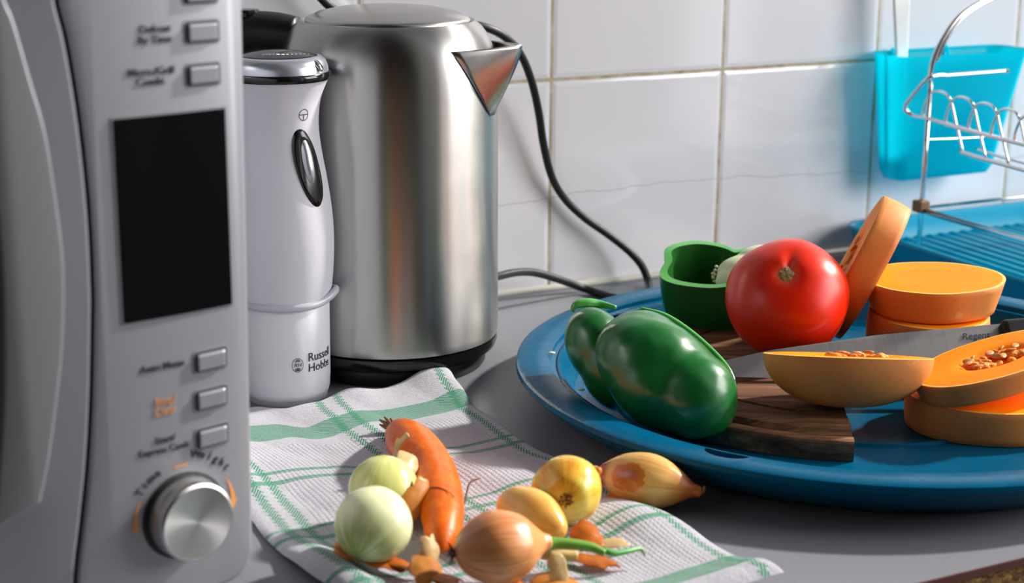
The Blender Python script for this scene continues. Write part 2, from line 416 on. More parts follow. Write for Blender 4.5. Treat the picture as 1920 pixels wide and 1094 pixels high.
M['onion_green'] = mat_onion('striped_pale_onion', [(.32, rgb(168, 172, 86)), (.45, rgb(204, 206, 124)), (.7, rgb(218, 220, 150))], .8, 6, .25, zr=(-.021, .021))
M['onion_brown'] = mat_onion('copper_onion', [(.34, rgb(150, 78, 38)), (.43, rgb(206, 128, 74)), (.7, rgb(230, 166, 112))], .9, 11, .3, neck=rgb(222, 150, 90), zr=(-.022, .022))
M['onion_yellow'] = mat_onion('yellow_onion', [(.3, rgb(214, 136, 58)), (.48, rgb(232, 178, 84)), (.7, rgb(240, 206, 126))], .5, 5, .28, zr=(-.022, .022))
M['onion_gold'] = mat_onion('golden_onion', [(.34, rgb(212, 128, 36)), (.46, rgb(226, 176, 60)), (.56, rgb(222, 204, 90)), (.7, rgb(228, 222, 140))], .35, 5, .18, neck=rgb(226, 150, 74), zr=(-.022, .022))
M['onion_tan'] = mat_onion('tan_onion', [(.32, rgb(200, 140, 66)), (.48, rgb(222, 172, 96)), (.7, rgb(234, 196, 126))], .6, 5, .26, neck=rgb(186, 98, 38), root=rgb(176, 84, 36), zr=(-.027, .03))
def mat_peel(name, a, b, tr=.35):
    t = T(name, rough=.3, trans=0.0); n = t.noise(t.coord(), 90, 3, .6, .5); c = t.mix(n, a, b); t.set('color', c)
    tl = t.node('ShaderNodeBsdfTranslucent'); t.t.links.new(c.v, tl.inputs[0]); ms = t.node('ShaderNodeMixShader'); ms.inputs[0].default_value = tr
    out = t.t.nodes['Material Output']; t.t.links.new(t.b.outputs[0], ms.inputs[1]); t.t.links.new(tl.outputs[0], ms.inputs[2]); t.t.links.new(ms.outputs[0], out.inputs[0])
    t.bump(n, .4, .001); return t.m
M['peel'] = mat_peel('onion_peel', rgb(206, 120, 40), rgb(232, 170, 88))
M['peel_dark'] = mat_peel('onion_peel_dark', rgb(190, 92, 24), rgb(222, 134, 48))
M['peel_pale'] = mat_peel('onion_peel_pale', rgb(222, 190, 130), rgb(236, 212, 160))
M['sprout'] = T('green_sprout', color=rgb(110, 160, 58), rough=.35, sss=.2, sss_scale=.003).m
M['sprout2'] = T('bright_sprout_tip', color=rgb(70, 150, 58), rough=.35).m
M['neck'] = T('onion_neck', color=rgb(196, 160, 92), rough=.55).m
def mat_bluep(name, c, tr=.45, rough=.2, clear=0):
    t = T(name, rough=rough, color=c, spec=.25); tl = t.node('ShaderNodeBsdfTranslucent'); tl.inputs[0].default_value = tuple(c) + (1,)
    ms = t.node('ShaderNodeMixShader'); ms.inputs[0].default_value = tr; out = t.t.nodes['Material Output']
    t.t.links.new(t.b.outputs[0], ms.inputs[1]); t.t.links.new(tl.outputs[0], ms.inputs[2]); t.t.links.new(ms.outputs[0], out.inputs[0])
    if clear:
        tp2 = t.node('ShaderNodeBsdfTransparent'); tp2.inputs[0].default_value = (.03, .88, .95, 1); m2 = t.node('ShaderNodeMixShader'); m2.inputs[0].default_value = clear
        t.t.links.new(ms.outputs[0], m2.inputs[1]); t.t.links.new(tp2.outputs[0], m2.inputs[2]); t.t.links.new(m2.outputs[0], out.inputs[0])
    return t.m
M['drainer'] = mat_bluep('blue_drainer_plastic', (0, .34, .55), .3, .2)
M['cup_blue'] = mat_bluep('blue_cup_plastic', (0, .74, .86), .6, .16, .35)
M['white_bright'] = T('white_utensil', color=(.97, .98, .98), rough=.3).m
# ------------------------------------------------------------------ the setting
wl = mesh('wall_back', box(-1.3, 1.0, 0, .03, -.05, .95), M['tiles'], smooth=False); wl.location = W0; wl.rotation_euler.z = YAW; tag(wl, kind='structure')
ck = mesh('trim_1', tube([(-1.3, -.001, .002), (1.0, -.001, .002)], .0035, 8, n=40), M['caulk']); ck.location = W0; ck.rotation_euler.z = YAW; tag(ck, kind='structure')
wt = thing('worktop', 'grey laminate kitchen worktop with a chipped brown front edge under everything', 'worktop', W0, (0, 0, YAW))
mesh('laminate_top', box(-1.3, 1.2, -.672, -.001, -.004, 0), M['worktop'], wt, False)
mesh('edge_band', box(-1.3, 1.2, -.6738, -.6725, -.0045, .0004), M['edge_red'], wt, False)
mesh('chipboard_core', box(-1.3, 1.2, -.671, -.001, -.04, -.0045), M['chip'], wt, False)
# ------------------------------------------------------------------ microwave oven (local x along its face, y into its depth)
MWC = Vector((-.1430, .8554, 0))
def bulge(x):
    q = max(0.0, min(x, .02) + .125); return (.125 ** 2 - q * q) / (2 * .38)
def FACE(px, py, off=0):
    x = -.05
    for _ in range(12):
        p = ONP(px, py, MWC + NR * (off + bulge(x)), NR) - MWC; x = p.dot(EU)
    return x, p.z
mw = thing('microwave_oven', 'silver microwave oven with round knob and black display at left edge', 'microwave', MWC, (0, 0, YAW))
ZT, ZB = .345, .011
seam = [(-.0845, ZT + .0)] + [FACE(*p) for p in ((107, 0), (125, 75), (145, 190), (160, 310), (170, 425), (175, 547), (175, 597), (172, 747), (165, 872), (155, 972), (142, 1094))] + [(-.1015, ZB)]
seam[0] = (-.0912, ZT)
sm_ = [tuple(q) for q in cr([Vector((a, b, 0)) for a, b in seam], 6)]
body = mesh('body', box(-.445, -.001, .016, .36, ZB + .001, ZT - .001), M['silver'], mw, False)
bevel(body, .004)
g = .0011
rb = .017
pan = [(x + g, z) for x, z, _ in sm_][::-1]
corner = [(.003 - .004, ZT), (.0055, ZT - .012)]
pan += corner + [(.0005, ZB + rb + .01)] + [(-rb + rb * math.cos(R(-a * 10)), ZB + rb + rb * math.sin(R(-a * 10))) for a in range(0, 10)]
pnl = mesh('control_panel', prism(pan[::-1], 0.0, .022), M['silver'], mw, False)
bevel(pnl, .0028, 4, 50)
for p in pnl.data.polygons: p.use_smooth = True
dr = [(x - g, z) for x, z, _ in sm_] + [(-.43, ZB), (-.445, ZB + .015), (-.445, ZT - .012), (-.433, ZT)]
door = mesh('door', prism(dr, 0.0, .022), M['silver_door'], mw, False); bevel(door, .0016, 3, 50)
mesh('door_gap', prism([(x - .0035, z) for x, z, _ in sm_] + [(x + .0035, z) for x, z, _ in sm_][::-1], .009, .0165), M['black_gap'], mw, False)
win = mesh('door_window', prism(rrect(-.41, -.165, .06, .30, .012), -.0012, .004), M['display'], door, False)
# crescent handle standing proud of the door
hp = [FACE(*a, .022) for a in ((10, 5), (25, 40), (57, 150), (85, 250), (105, 375), (117, 475), (120, 547), (117, 647), (107, 747), (92, 857), (75, 942))]
hp = [(-.122, .342)] + hp
hr = [(a, b) for a, b, _ in cr([Vector((a, b, 0)) for a, b in hp], 6)]
hl = [(-.1445, .0806), (-.1395, .11), (-.1345, .15), (-.1320, .19), (-.1315, .23), (-.1340, .27), (-.1410, .31), (-.1505, .342)]
hl = [(a, b) for a, b, _ in cr([Vector((a, b, 0)) for a, b in hl], 6)]
hd = mesh('door_handle', prism(hr + hl, -.024, -.004), M['handle_silver'], door, False)
bevel(hd, .0035, 4, 40)
for p in hd.data.polygons: p.use_smooth = True
mesh('handle_foot', box(-.134, -.121, -.006, .001, .088, .10), M['handle_silver'], door, False)
mesh('handle_foot', box(-.132, -.12, -.006, .001, .325, .335), M['handle_silver'], door, False)
c = [FACE(216, 218), FACE(425, 208), FACE(430, 579), FACE(227, 599)]
x0, x1 = (c[0][0] + c[3][0]) / 2, (c[1][0] + c[2][0]) / 2; z0, z1 = (c[2][1] + c[3][1]) / 2, (c[0][1] + c[1][1]) / 2
fr = mesh('display_frame', prism(rrect(x0 - .0012, x1 + .0012, z0 - .0012, z1 + .0012, .001), -.0006, .002), M['handle_silver'], mw, False)
mesh('display', prism(rrect(x0, x1, z0, z1, .0006), -.0011, .001), M['display'], mw, False)
def mw_button(px, py):
    cx, zc = FACE(px, py)
    rim = mesh('button_surround', prism(rrect(cx - .0103, cx + .0103, zc - .0064, zc + .0064, .0022), -.0004, .001), M['handle_silver'], mw, False)
    w_ = mesh('button_well', prism(rrect(cx - .0093, cx + .0093, zc - .0055, zc + .0055, .0016), -.0006, .001), M['print_dark'], mw, False)
    b = mesh('button', prism(rrect(cx - .0083, cx + .0083, zc - .0045, zc + .0045, .0012), -.0026, .001), M['grey_button'], mw, False)
    bevel(b, .0011, 3); return b
for q_ in ((376, -14), (379, 60), (381, 140), (395, 675), (396, 747), (398, 818)): mw_button(*q_)
def mw_text(s, x, z, size, mat, name='button_caption', rot=0, bold=.00003):
    vf = xf(text_vf(s, size, extrude=.00015, bold=bold), Matrix.Translation((x, -.0004, z)) @ Matrix.Rotation(R(-rot), 4, 'Y') @ RX90)
    return mesh(name, vf, mat, mw, False)
zd = lambda px, py: FACE(px, py)
for s, px, py, sz in (('Defrost', 291, 54, .0054), ('By Time', 291, 74, .0054), ('Micro./Grill', 284, 134, .0054), ('Combi.', 284, 153, .0054), ('Auto Menu', 305, 687, .0054),
                      ('Start/', 310, 824, .0052), ('Express Cook', 308, 843, .0050)):
    a, b = FACE(px, py); mw_text(s, a, b, sz, M['print_dark'])
for s, px, py in (('Stop/', 310, 752), ('Clear', 310, 771)):
    a, b = FACE(px, py); mw_text(s, a, b, .0056, M['print_orange'])
KX, KZ = FACE(346, 966)
def arc_text(s, a0, step, rad, size):
    vs = []
    for i, ch in enumerate(s):
        a = R(a0 - i * step); vs.append(xf(text_vf(ch, size, bold=.0001, extrude=.00015), Matrix.Translation((KX + rad * math.cos(a), -.0004, KZ + rad * math.sin(a))) @ Matrix.Rotation(-(a - math.pi / 2), 4, 'Y') @ RX90))
    mesh('dial_caption', join(*vs), M['print_dark'], mw, False)
arc_text('Time', 143, 8.5, .0305, .0062); arc_text('Weight', 76, 7.5, .0335, .0062)
def arc_mark(a0, a1, rad, w0, w1, arrow=0):
    n = 14; V = []; Fc = []
    for i in range(n + 1):
        a = R(a0 + (a1 - a0) * i / n); wd_ = w0 + (w1 - w0) * i / n
        for q in (-1, 1): V.append(Vector((KX + (rad + q * wd_ / 2) * math.cos(a), -.00045, KZ + (rad + q * wd_ / 2) * math.sin(a))))
    Fc = [(2 * i, 2 * i + 1, 2 * i + 3, 2 * i + 2) for i in range(n)]
    if arrow:
        a = R(a1); k = len(V); a2 = R(a1 + arrow)
        V += [Vector((KX + (rad - w1 * 1.0) * math.cos(a), -.00045, KZ + (rad - w1 * 1.0) * math.sin(a))), Vector((KX + (rad + w1 * 1.0) * math.cos(a), -.00045, KZ + (rad + w1) * math.sin(a))), Vector((KX + rad * math.cos(a2), -.00045, KZ + rad * math.sin(a2)))]
        Fc.append((k, k + 1, k + 2))
    mesh('dial_arrow', (V, Fc), M['print_orange'], mw, False)
arc_mark(150, 180, .028, .0004, .003, 10); arc_mark(30, 2, .0295, .0004, .003, -10); arc_mark(84, 100, .0285, .0012, .0012)
kb = mesh('dial_recess', xf(lathe([(0, .0003), (.0238, .0003), (.0242, 0), (.0242, -.002), (0, -.002)], 64), Matrix.Translation((KX, 0, KZ)) @ RX90), M['black_gap'], mw)
kvf = lathe([(0, 0), (.0222, 0), (.0224, .001), (.0218, .0125), (.0212, .0148), (.0200, .0158), (.0192, .0156), (0, .0154)], 96)
kn = mesh('dial_knob', kvf, M['knob'], mw, True, 35); 
def bend(o):
    bm = bmesh.new(); bm.from_mesh(o.data); xs = [v.co.x for v in bm.verts]; a_, b_ = min(xs), max(xs)
    k = -.126
    while k < .01:
        if a_ < k < b_: bmesh.ops.bisect_plane(bm, geom=bm.verts[:] + bm.edges[:] + bm.faces[:], plane_co=(k, 0, 0), plane_no=(1, 0, 0))
        k += .0045
    for v in bm.verts: v.co.y -= bulge(v.co.x)
    bm.to_mesh(o.data); bm.free()
for o in [q for q in C.objects if q.type == 'MESH' and (q.parent == mw or q.parent == door) and q.name.split('.')[0] not in ('body', 'foot', 'dial_knob')]: bend(o)
body.location.y = .006
slope = math.atan((KX + .125) / .38)
kn.location = (KX, -bulge(KX) + .001, KZ); kn.rotation_euler = (Matrix.Rotation(slope, 4, 'Z') @ RX90).to_euler()
for sx in (-.40, -.03):
    for sy in (.05, .32):
        mesh('foot', xf(lathe([(0, 0), (.009, 0), (.010, .002), (.010, .0125), (0, .0125)], 24), Matrix.Translation((sx, sy, 0))), M['black_plastic'], mw, True, 40)
# ------------------------------------------------------------------ kettle
KC = Vector((-.0980, 1.3010, 0))
kt = thing('electric_kettle', 'brushed stainless steel electric kettle on black base beside white blender', 'kettle', KC)
mesh('power_base', lathe([(0, 0), (.0745, 0), (.0765, .003), (.0768, .010), (.0755, .0125), (.072, .013), (0, .013)], 96), M['black_plastic'], kt, True, 40)
mesh('foot_ring', lathe([(.060, .0125), (.0795, .0135), (.0845, .016), (.0862, .0205), (.0858, .0240), (.081, .0252), (.060, .0252)], 96, True), M['black_gloss'], kt, True, 40)
bprof = [(0, .0252), (.082, .0252), (.0858, .0260), (.0864, .0277), (.0868, .032)] + [(.0868 - .0010 * t, .032 + .19 * t) for t in (.2, .4, .6, .8, 1)]
bprof += [(.0852, .236), (.0842, .246), (.0822, .2555), (.0785, .264), (.0735, .271), (.0688, .2752), (.0675, .2760), (.0660, .2755), (.0650, .2735), (0, .272)]
mesh('kettle_body', lathe(bprof, 160), M['steel'], kt, True, 50)
mesh('lid', lathe([(0, .273), (.0625, .2735), (.0643, .2748), (.0643, .2765), (.062, .2785), (.055, .2815), (.04, .2848), (.02, .2868), (0, .2873)], 128), M['steel_lid'], kt, True, 50)
def pol(az, rho, z): a = R(az); return Vector((rho * math.sin(a), -rho * math.cos(a), z))
def rbody(z):
    P = bprof[1:-1]
    for (r0, a), (r1, b) in zip(P, P[1:]):
        if a <= z <= b and b > a: return r0 + (r1 - r0) * (z - a) / (b - a)
    return .08
def spout():
    n, k = 14, 20; V = []
    azc = 73
    for i in range(n + 1):
        t = i / n; z = .206 + (.2615 - .206) * t; w_ = 4 + 31 * t ** .8
        rl = rbody(z); rho = rl + .001 + .0270 * t ** 1.1
        zt = .2555 + (.262 - .2555) * t
        Lp = pol(azc - w_, rl + .0006, min(z, .2575)); Rp = pol(azc + w_, rl + .0006, min(z, .2575)); Mp = pol(azc, rho + .026 * t * .5, z)
        for j in range(k + 1):
            s = j / k
            # rounded vee
            a = Lp.lerp(Mp, min(1, s * 2)) if s <= .5 else Mp.lerp(Rp, s * 2 - 1)
            b = Lp * (1 - s) ** 2 + Mp * 2 * s * (1 - s) + Rp * s * s
            V.append(a.lerp(b, .42))
    return V, [(i * (k + 1) + j, i * (k + 1) + j + 1, (i + 1) * (k + 1) + j + 1, (i + 1) * (k + 1) + j) for i in range(n) for j in range(k)]
sp = mesh('spout', spout(), M['steel_lid'], kt); apply_mods(sp, [('SOLIDIFY', dict(thickness=.0008, offset=0))])
for p in sp.data.polygons: p.use_smooth = True
sv = spout()[0]; top = sv[-21:]; low = [pol(73 - 35 + 70 * j / 20, .0815, .2535) for j in range(21)]
mesh('spout_shade', ([p + Vector((0, 0, -.004)) for p in top] + low, [(j, j + 1, 22 + j, 21 + j) for j in range(20)]), M['black_plastic'], kt)  # black sheet across the open top stands in for the shade inside
# handle on the far left side
HZ = -103
def hpt(rho, z): return pol(HZ, rho + .005, z)
hnd = tube([hpt(.070, .2615), hpt(.088, .2625), (hpt(.108, .262)), hpt(.128, .252), hpt(.139, .225), hpt(.141, .18), hpt(.137, .12), hpt(.124, .075), hpt(.100, .058), hpt(.080, .055)],
           [.0145, .0165, .0165, .016, .015, .0145, .014, .0135, .0125, .012], 20)
mesh('handle', hnd, M['black_plastic'], kt)
mesh('lid_button', xf(lathe([(0, 0), (.011, 0), (.0115, .003), (.010, .005), (0, .0055)], 32), Matrix.Translation(hpt(.112, .2755))), M['black_gloss'], kt, True, 40)
# cable: from the base, along the worktop behind the tray, up the tiles and away behind the kettle
def WV(px, py, v):
    return ONP(px, py, W0 + NR * v, NR)
cb = [KC + pol(150, .070, .008), KC + pol(165, .12, .02), WV(900, 528, .09), WV(940, 517, .07), WV(970, 511, .055), WV(1005, 512, .042), WV(1050, 525, .034), WV(1100, 543, .03), AT(1150, 558, .0042), AT(1190, 562, .0042), AT(1216, 552, .006),
      WV(1216, 532, .035), WV(1204, 500, .026), WV(1180, 472, .02), WV(1140, 440, .015), WV(1095, 408, .012), WV(1058, 372, .010), WV(1034, 330, .012), WV(1019, 270, .016), WV(1010, 210, .022), WV(996, 150, .03), WV(975, 100, .036),
      WV(945, 68, .042), WV(905, 50, .045), WV(850, 42, .04), WV(760, 52, .03), WV(690, 52, .026), WV(632, 22, .022), WV(598, -8, .02), WV(560, -60, .02), WV(520, -140, .02)]
mesh('power_cable', tube([p - KC for p in cb], .0037, 12, n=8), M['black_plastic'], kt)
# ------------------------------------------------------------------ hand blender
BC = Vector((-.1705, 1.2025, 0))
hb = thing('hand_blender', 'white and silver hand blender motor standing upright in a white cup', 'hand blender', BC)
mesh('base_ring', lathe([(0, 0), (.029, 0), (.0305, .002), (.0308, .006), (0, .006)], 80), M['base_grey'], hb, True, 40)
mesh('cup', lathe([(0, .0045), (.0295, .0045), (.0315, .006), (.0326, .010), (.0332, .02), (.0336, .075), (.0326, .0762), (0, .0762)], 96), M['white_cup'], hb, True, 50)
def collar(r, z, a):
    q = max(0, math.cos(a - R(2))) ** 10; return r + .0045 * q, z + .0055 * q - .0015 * math.cos(a)*0
mesh('collar_ring', lathe([(.033, .0755), (.0352, .0758), (.0366, .0775), (.0366, .0798), (.0352, .0815), (.033, .082)], 120, True, collar), M['collar'], hb)
HP = [(0, .076), (.0335, .0765), (.0348, .080), (.0366, .095), (.0378, .112), (.0380, .128), (.0368, .147), (.0340, .168), (.0308, .187), (.0288, .203), (.0287, .215), (.0305, .2275), (.0345, .2385), (.0368, .2425), (0, .2425)]
HQ = [HP[0]] + [(a, b) for a, b, _ in cr([Vector((p[0], p[1], 0)) for p in HP[1:-1]], 6)] + [HP[-1]]
def rbl(z):
    P = HQ[1:-1]
    for (r0, a), (r1, b) in zip(P, P[1:]):
        if a <= z <= b and b > a: return r0 + (r1 - r0) * (z - a) / (b - a)
    return .035
mesh('motor_body', lathe(HQ, 112), M['white_plastic'], hb, True, 50)
mesh('black_band', lathe([(0, .2425), (.0375, .2425), (.0383, .2435), (.0383, .2472), (.0375, .2482), (0, .2482)], 112), M['black_gloss'], hb, True, 40)
capf = [(0, .2480), (.0366, .2480), (.0362, .2520), (.0345, .2560), (.0315, .2585), (.0290, .2592), (0, .2592)]
mesh('cap', lathe(capf, 112), M['cap_silver'], hb, True, 40)
def rdome(x, y): return .2590 + .0042 * (1 - (x * x + y * y) / .0292 ** 2)
dm = mesh('speed_dial', lathe([(0, .2587), (.0292, .2587), (.0292, .2591)] + [(r, rdome(r, 0)) for r in (.026, .022, .017, .011, .006)] + [(0, .2632)], 96), M['black_gloss'], hb)
mtx = text_vf('Max', .0055, extrude=.00005)
mx = [Matrix.Rotation(R(188), 4, 'Z') @ v for v in mtx[0]]; mx = [v + Vector((-.004, -.0175, 0)) for v in mx]
dots = [([Vector((math.cos(a) * r0, math.sin(a) * r0, 0)) + Vector((.003 + .0175 * (i / 7) ** .9 * 1.15, -.0175 + .0135 * (i / 7) ** 1.7, 0)) for a in [k * math.pi / 5 for k in range(10)]], [tuple(range(10))]) for i, r0 in enumerate((.0015, .0013, .0011, .0009, .0008, .0007, .0006, .0005))]
vf = join((mx, mtx[1]), *dots)
mesh('dial_marks', ([Vector((v.x, v.y, rdome(v.x, v.y) + .00012)) for v in vf[0]], vf[1]), M['print_light'], dm, False)
gl = mesh('cap_notch', xf(lathe([(0, 0), (.005, 0), (.0045, .0015), (0, .002)], 24), Matrix.Translation(pol(62, .0352, .2535)) @ frame((0, 0, 1), pol(62, 1, .9)) @ Matrix.Diagonal((1, .6, 1, 1))), M['chrome'], hb)
def wrap_patch(az0, zc, hw, hh, h0, hprof, n=40, rings=8, power=2.6, shear=0.0, rf=None):
    V, Fc = [], []
    rf = rf or rbl
    def P(a, b, h):
        z = zc + b; r = rf(z) + h; an = R(az0) + (a + shear * b) / rf(z); return Vector((r * math.sin(an), -r * math.cos(an), z))
    for i in range(rings + 1):
        s = i / rings
        for k in range(n):
            th = 2 * math.pi * k / n; c_, s_ = math.cos(th), math.sin(th)
            a = math.copysign(abs(c_) ** (2 / 2.2), c_) * hw; b = math.copysign(abs(s_) ** (2 / 2.2), s_) * (hh - hw) + math.copysign(abs(s_), s_) * hw
            V.append(P(a * s, b * s, hprof(s)))
    for i in range(rings):
        for k in range(n):
            j = (k + 1) % n; Fc.append((i * n + k, i * n + j, (i + 1) * n + j, (i + 1) * n + k))
    return V, Fc
sw = mesh('switch_surround', wrap_patch(47, .1805, .0112, .0300, 0, lambda s: .0015 if s < .9 else .0015 - .0025 * (s - .9) / .1, shear=-.16), M['black_gloss'], hb)
mesh('switch', wrap_patch(45, .1855, .0042, .0155, 0, lambda s: .0048 - .0030 * s ** 3, shear=-.08), M['cap_silver'], sw)
# power symbol above the switch and maker's crest + name on the cup
def wrap_vf(vf, az0, zc, rf, h=.00015):
    out = []
    for v in vf[0]:
        z = zc + v.y; an = R(az0) + v.x / rf(z); r = rf(z) + h + v.z; out.append(Vector((r * math.sin(an), -r * math.cos(an), z)))
    return out, vf[1]
def ring_vf(ra, rb_, n=32, sx=1.0):
    V = [Vector((q * math.cos(2 * math.pi * k / n) * sx, q * math.sin(2 * math.pi * k / n), 0)) for k in range(n) for q in (ra, rb_)]
    return V, [(2 * k, 2 * k + 1, (2 * k + 3) % (2 * n), (2 * k + 2) % (2 * n)) for k in range(n)]
def seg_vf(x0, y0, x1, y1, w_):
    d = Vector((x1 - x0, y1 - y0, 0)).normalized(); q = Vector((-d.y, d.x, 0)) * w_ / 2; n = 6
    V = []
    for i in range(n + 1):
        p = Vector((x0, y0, 0)).lerp(Vector((x1, y1, 0)), i / n); V += [p - q, p + q]
    return V, [(2 * i, 2 * i + 1, 2 * i + 3, 2 * i + 2) for i in range(n)]
mesh('power_symbol', wrap_vf(join(ring_vf(.0038, .0043), seg_vf(-.0038, .0002, .0038, .0002, .0006), seg_vf(0, .0002, 0, -.0038, .0006)), 45, .2190, rbl), M['print_dark'], hb, False)
rc = lambda z: .03355 if z > .03 else .0333
crest = [ring_vf(.0050, .0054, 36, .82)]
for i, yy in enumerate((.0038, .0029, -.0026, -.0034, -.0041)): 
    w2 = .0030 - abs(yy) * .35; crest += [seg_vf(-w2, yy - .0003, 0, yy + .0003, .0005), seg_vf(0, yy + .0003, w2, yy - .0003, .0005)]
crest += [text_vf('RH', .0044, extrude=0, shear=.2)]
mesh('crest', wrap_vf(join(*crest), 22.5, .0345, rc), M['print_dark'], hb, False)
tr = text_vf('Russell', .0092, 'LEFT', extrude=0, bold=.00006); th = text_vf('Hobbs', .0092, 'LEFT', extrude=0, bold=.00006)
mesh('brand_lettering', wrap_vf(join(xf(tr, Matrix.Translation((0, .0040, 0))), xf(th, Matrix.Translation((0, -.0042, 0)))), 36.5, .0350, rc), M['print_dark'], hb, False)
# ------------------------------------------------------------------ tea towel
TA = AT(835, 703, .006); TA.z = 0
TU = Vector((-.86892, -.49495, 0)); TV = Vector((.49495, -.86892, 0))
TWD, TLN = .236, .425
def lerp_tab(tab, x):
    if x <= tab[0][0]: return tab[0][1]
    for (a, p), (b, q) in zip(tab, tab[1:]):
        if x <= b: t = (x - a) / (b - a); t = t * t * (3 - 2 * t); return p + (q - p) * t
    return tab[-1][1]
redge = [(0, -.002), (.03, .004), (.084, .014), (.167, .017), (.21, .011), (.25, .010), (.40, .010), (.425, .004)]
tedge = [(0, -.002), (.04, .004), (.07, .006), (.09, .002), (.115, .010), (.135, .012), (.155, -.008), (.2, -.014), (.24, -.01)]
def towel_pt(u, v):
    """u across from right edge, v down from the far hem; returns world point"""
    s = u / TWD; t = v / TLN
    du = lerp_tab(redge, v) * (1 - s) + .0045 * math.sin(v * 26 + 1) * s
    dv = lerp_tab(tedge, u) * (1 - t) ** 2
    p = TA + TU * (u + du - .0) + TV * (v + dv)
    z = .0035
    z += .0075 * math.exp(-((u - .012) / .030) ** 2 - ((v - .004) / .03) ** 2)               # raised far corner
    z += .0060 * math.exp(-((u - .083) / .018) ** 2 - ((v - .0) / .035) ** 2)
    z += .0030 * (.5 + .5 * math.sin(v * 62 + u * 30)) * math.exp(-((u - .03) / .05) ** 2)
    z += .0026 * max(0, math.sin(u * 60 + v * 18 + .6)) + .0018 * mnoise.noise(Vector((u * 26, v * 26, 3)))
    z += .0095 * math.exp(-((u - .222) / .014) ** 2) * (.5 + .5 * math.sin(v * 30 - 1.2))
    z += .0060 * math.exp(-((u - .03) / .03) ** 2 - ((v - .33) / .05) ** 2)
    z += .0050 * math.exp(-((v - .415) / .012) ** 2)
    e = min(u, v, TWD - u, TLN - v)
    if e < .006: z -= (1 - e / .006) ** 2 * min(.0025, z - .002)
    if (p - BC).xy.length < .035: z = .0012
    return Vector((p.x, p.y, max(.0012, z)))
def TOWZ(P):
    d = P - TA; return towel_pt(d.dot(TU), d.dot(TV)).z
def mat_towel():
    t = T('tea_towel_cotton', rough=.95, sheen=.3, spec=.15); u, v, _ = t.xyz(t.coord('UV'))
    wob = (t.noise(t.vec(u, v, 0), 30, 2) - .5) * .003
    tw = ((u + v) * 2200).sin().gt(-.72); tw2 = ((u * 1.4 - v) * 1900).sin().gt(-.5)
    zg = (((u + v) * 1000).sin() * .0013)
    def ln(c, p, h, z=True): return ((c + wob * .5 + (zg if z else 0.0) - p).abs()).lt(h)
    bandv = ((v - .0600 + wob).abs().lt(.0150)).max((v - .402 + wob).abs().lt(.0100))
    hz = None
    for p, h in ((.143, .0022), (.157, .0027), (.230, .0020), (.246, .0027), (.316, .0020), (.331, .0027)):
        q = (v + wob - p).abs().lt(h); hz = q if hz is None else hz.max(q)
    vt = None
    for p, h in ((.0125, .0030), (.097, .0030), (.113, .0030), (.2075, .0034), (.2215, .0034)):
        q = ln(u, p, h); vt = q if vt is None else vt.max(q)
    green = (bandv * tw).max(hz * tw).max(vt * tw2).max(bandv * vt)
    n = t.noise(t.vec(u, v, 0), 60, 3)
    wh = t.mix(n, rgb(178, 177, 188), rgb(198, 197, 207)); st = t.noise(t.vec(u, v, 0), 20, 3)
    wh = t.mix(st.step(.6, .8) * .25, wh, rgb(222, 205, 180))
    gr = t.mix(n, rgb(0, 122, 88), rgb(10, 142, 104)); t.set('color', t.mix(green, wh, gr))
    waf = (u * 900).sin().abs() * (v * 900).sin().abs(); inside = v.gt(.09) * u.gt(.02) * u.lt(.2) * v.lt(.39)
    fine = ((u * 3600).sin() * (v * 3600).sin()) * .3; fz = t.noise(t.vec(u, v, 0), 900, 3, .7)
    wz = t.noise(t.vec(u, v, 0), 300, 2)
    t.bump(inside * waf * .6 + fine * .5 + fz * .8 + wz * .6, .9, .0012); return t.m
M['towel'] = mat_towel()
NU, NV = 150, 260
tv, tuv = [], []
for i in range(NV + 1):
    for j in range(NU + 1):
        u, v = TWD * j / NU, TLN * i / NV; tv.append(towel_pt(u, v) - TA); tuv.append((u, v))
tow = mesh('tea_towel', (tv, [(i * (NU + 1) + j, i * (NU + 1) + j + 1, (i + 1) * (NU + 1) + j + 1, (i + 1) * (NU + 1) + j) for i in range(NV) for j in range(NU)]), M['towel'], uv=tuv)
tow.location = TA
apply_mods(tow, [('SOLIDIFY', dict(thickness=.0024, offset=-1))]) if False else None
tag(tow, 'white waffle tea towel with green stripes spread rumpled on the worktop', 'tea towel')
# rolled hem at the near right corner
# ------------------------------------------------------------------ blue tray
TC = Vector((.260, 1.193, 0)); TR = .2568
ty = thing('serving_tray', 'large round blue plastic tray holding the board, peppers and squash', 'tray', TC)
prof = [(0, 0), (.212, 0), (.222, .004), (.240, .016), (.2535, .0265), (.2568, .0300), (.2562, .0335), (.2535, .0347), (.2320, .0338), (.2305, .0330), (.2300, .0300), (.2268, .0290), (.2255, .0300), (.2235, .0300), (.2220, .0280),
        (.2120, .0085), (.2070, .0062), (.1880, .0062), (.1865, .0070), (.1850, .0062), (.1100, .0062), (.1085, .0078), (.1065, .0078), (.105, .0062), (0, .0062)]
th_ = mesh('tray_shell', lathe(prof, 256), M['tray'], ty, True, 35)
a_ = AT(1365, 848, .034) - TC
ang = math.atan2(a_.y, a_.x); cut_v = []
outl = []
for k in range(25): 
    t_ = k / 24; an = ang - .067 + .134 * t_; outl.append((.2335 + .0105 * math.sin(math.pi * t_) ** .55, an))
for k in range(25):
    t_ = 1 - k / 24; an = ang - .067 + .134 * t_; outl.append((.2333, an))
outl = outl[:25] + outl[26:-1]
cv = [Vector((r_ * math.cos(a), r_ * math.sin(a), z)) for z in (.022, .05) for r_, a in outl]; nn = len(outl)
cutter = mesh('cut', (cv, [tuple(range(nn)), tuple(range(nn, 2 * nn))] + [(i, (i + 1) % nn, (i + 1) % nn + nn, i + nn) for i in range(nn)]), M['tray'], ty, False)
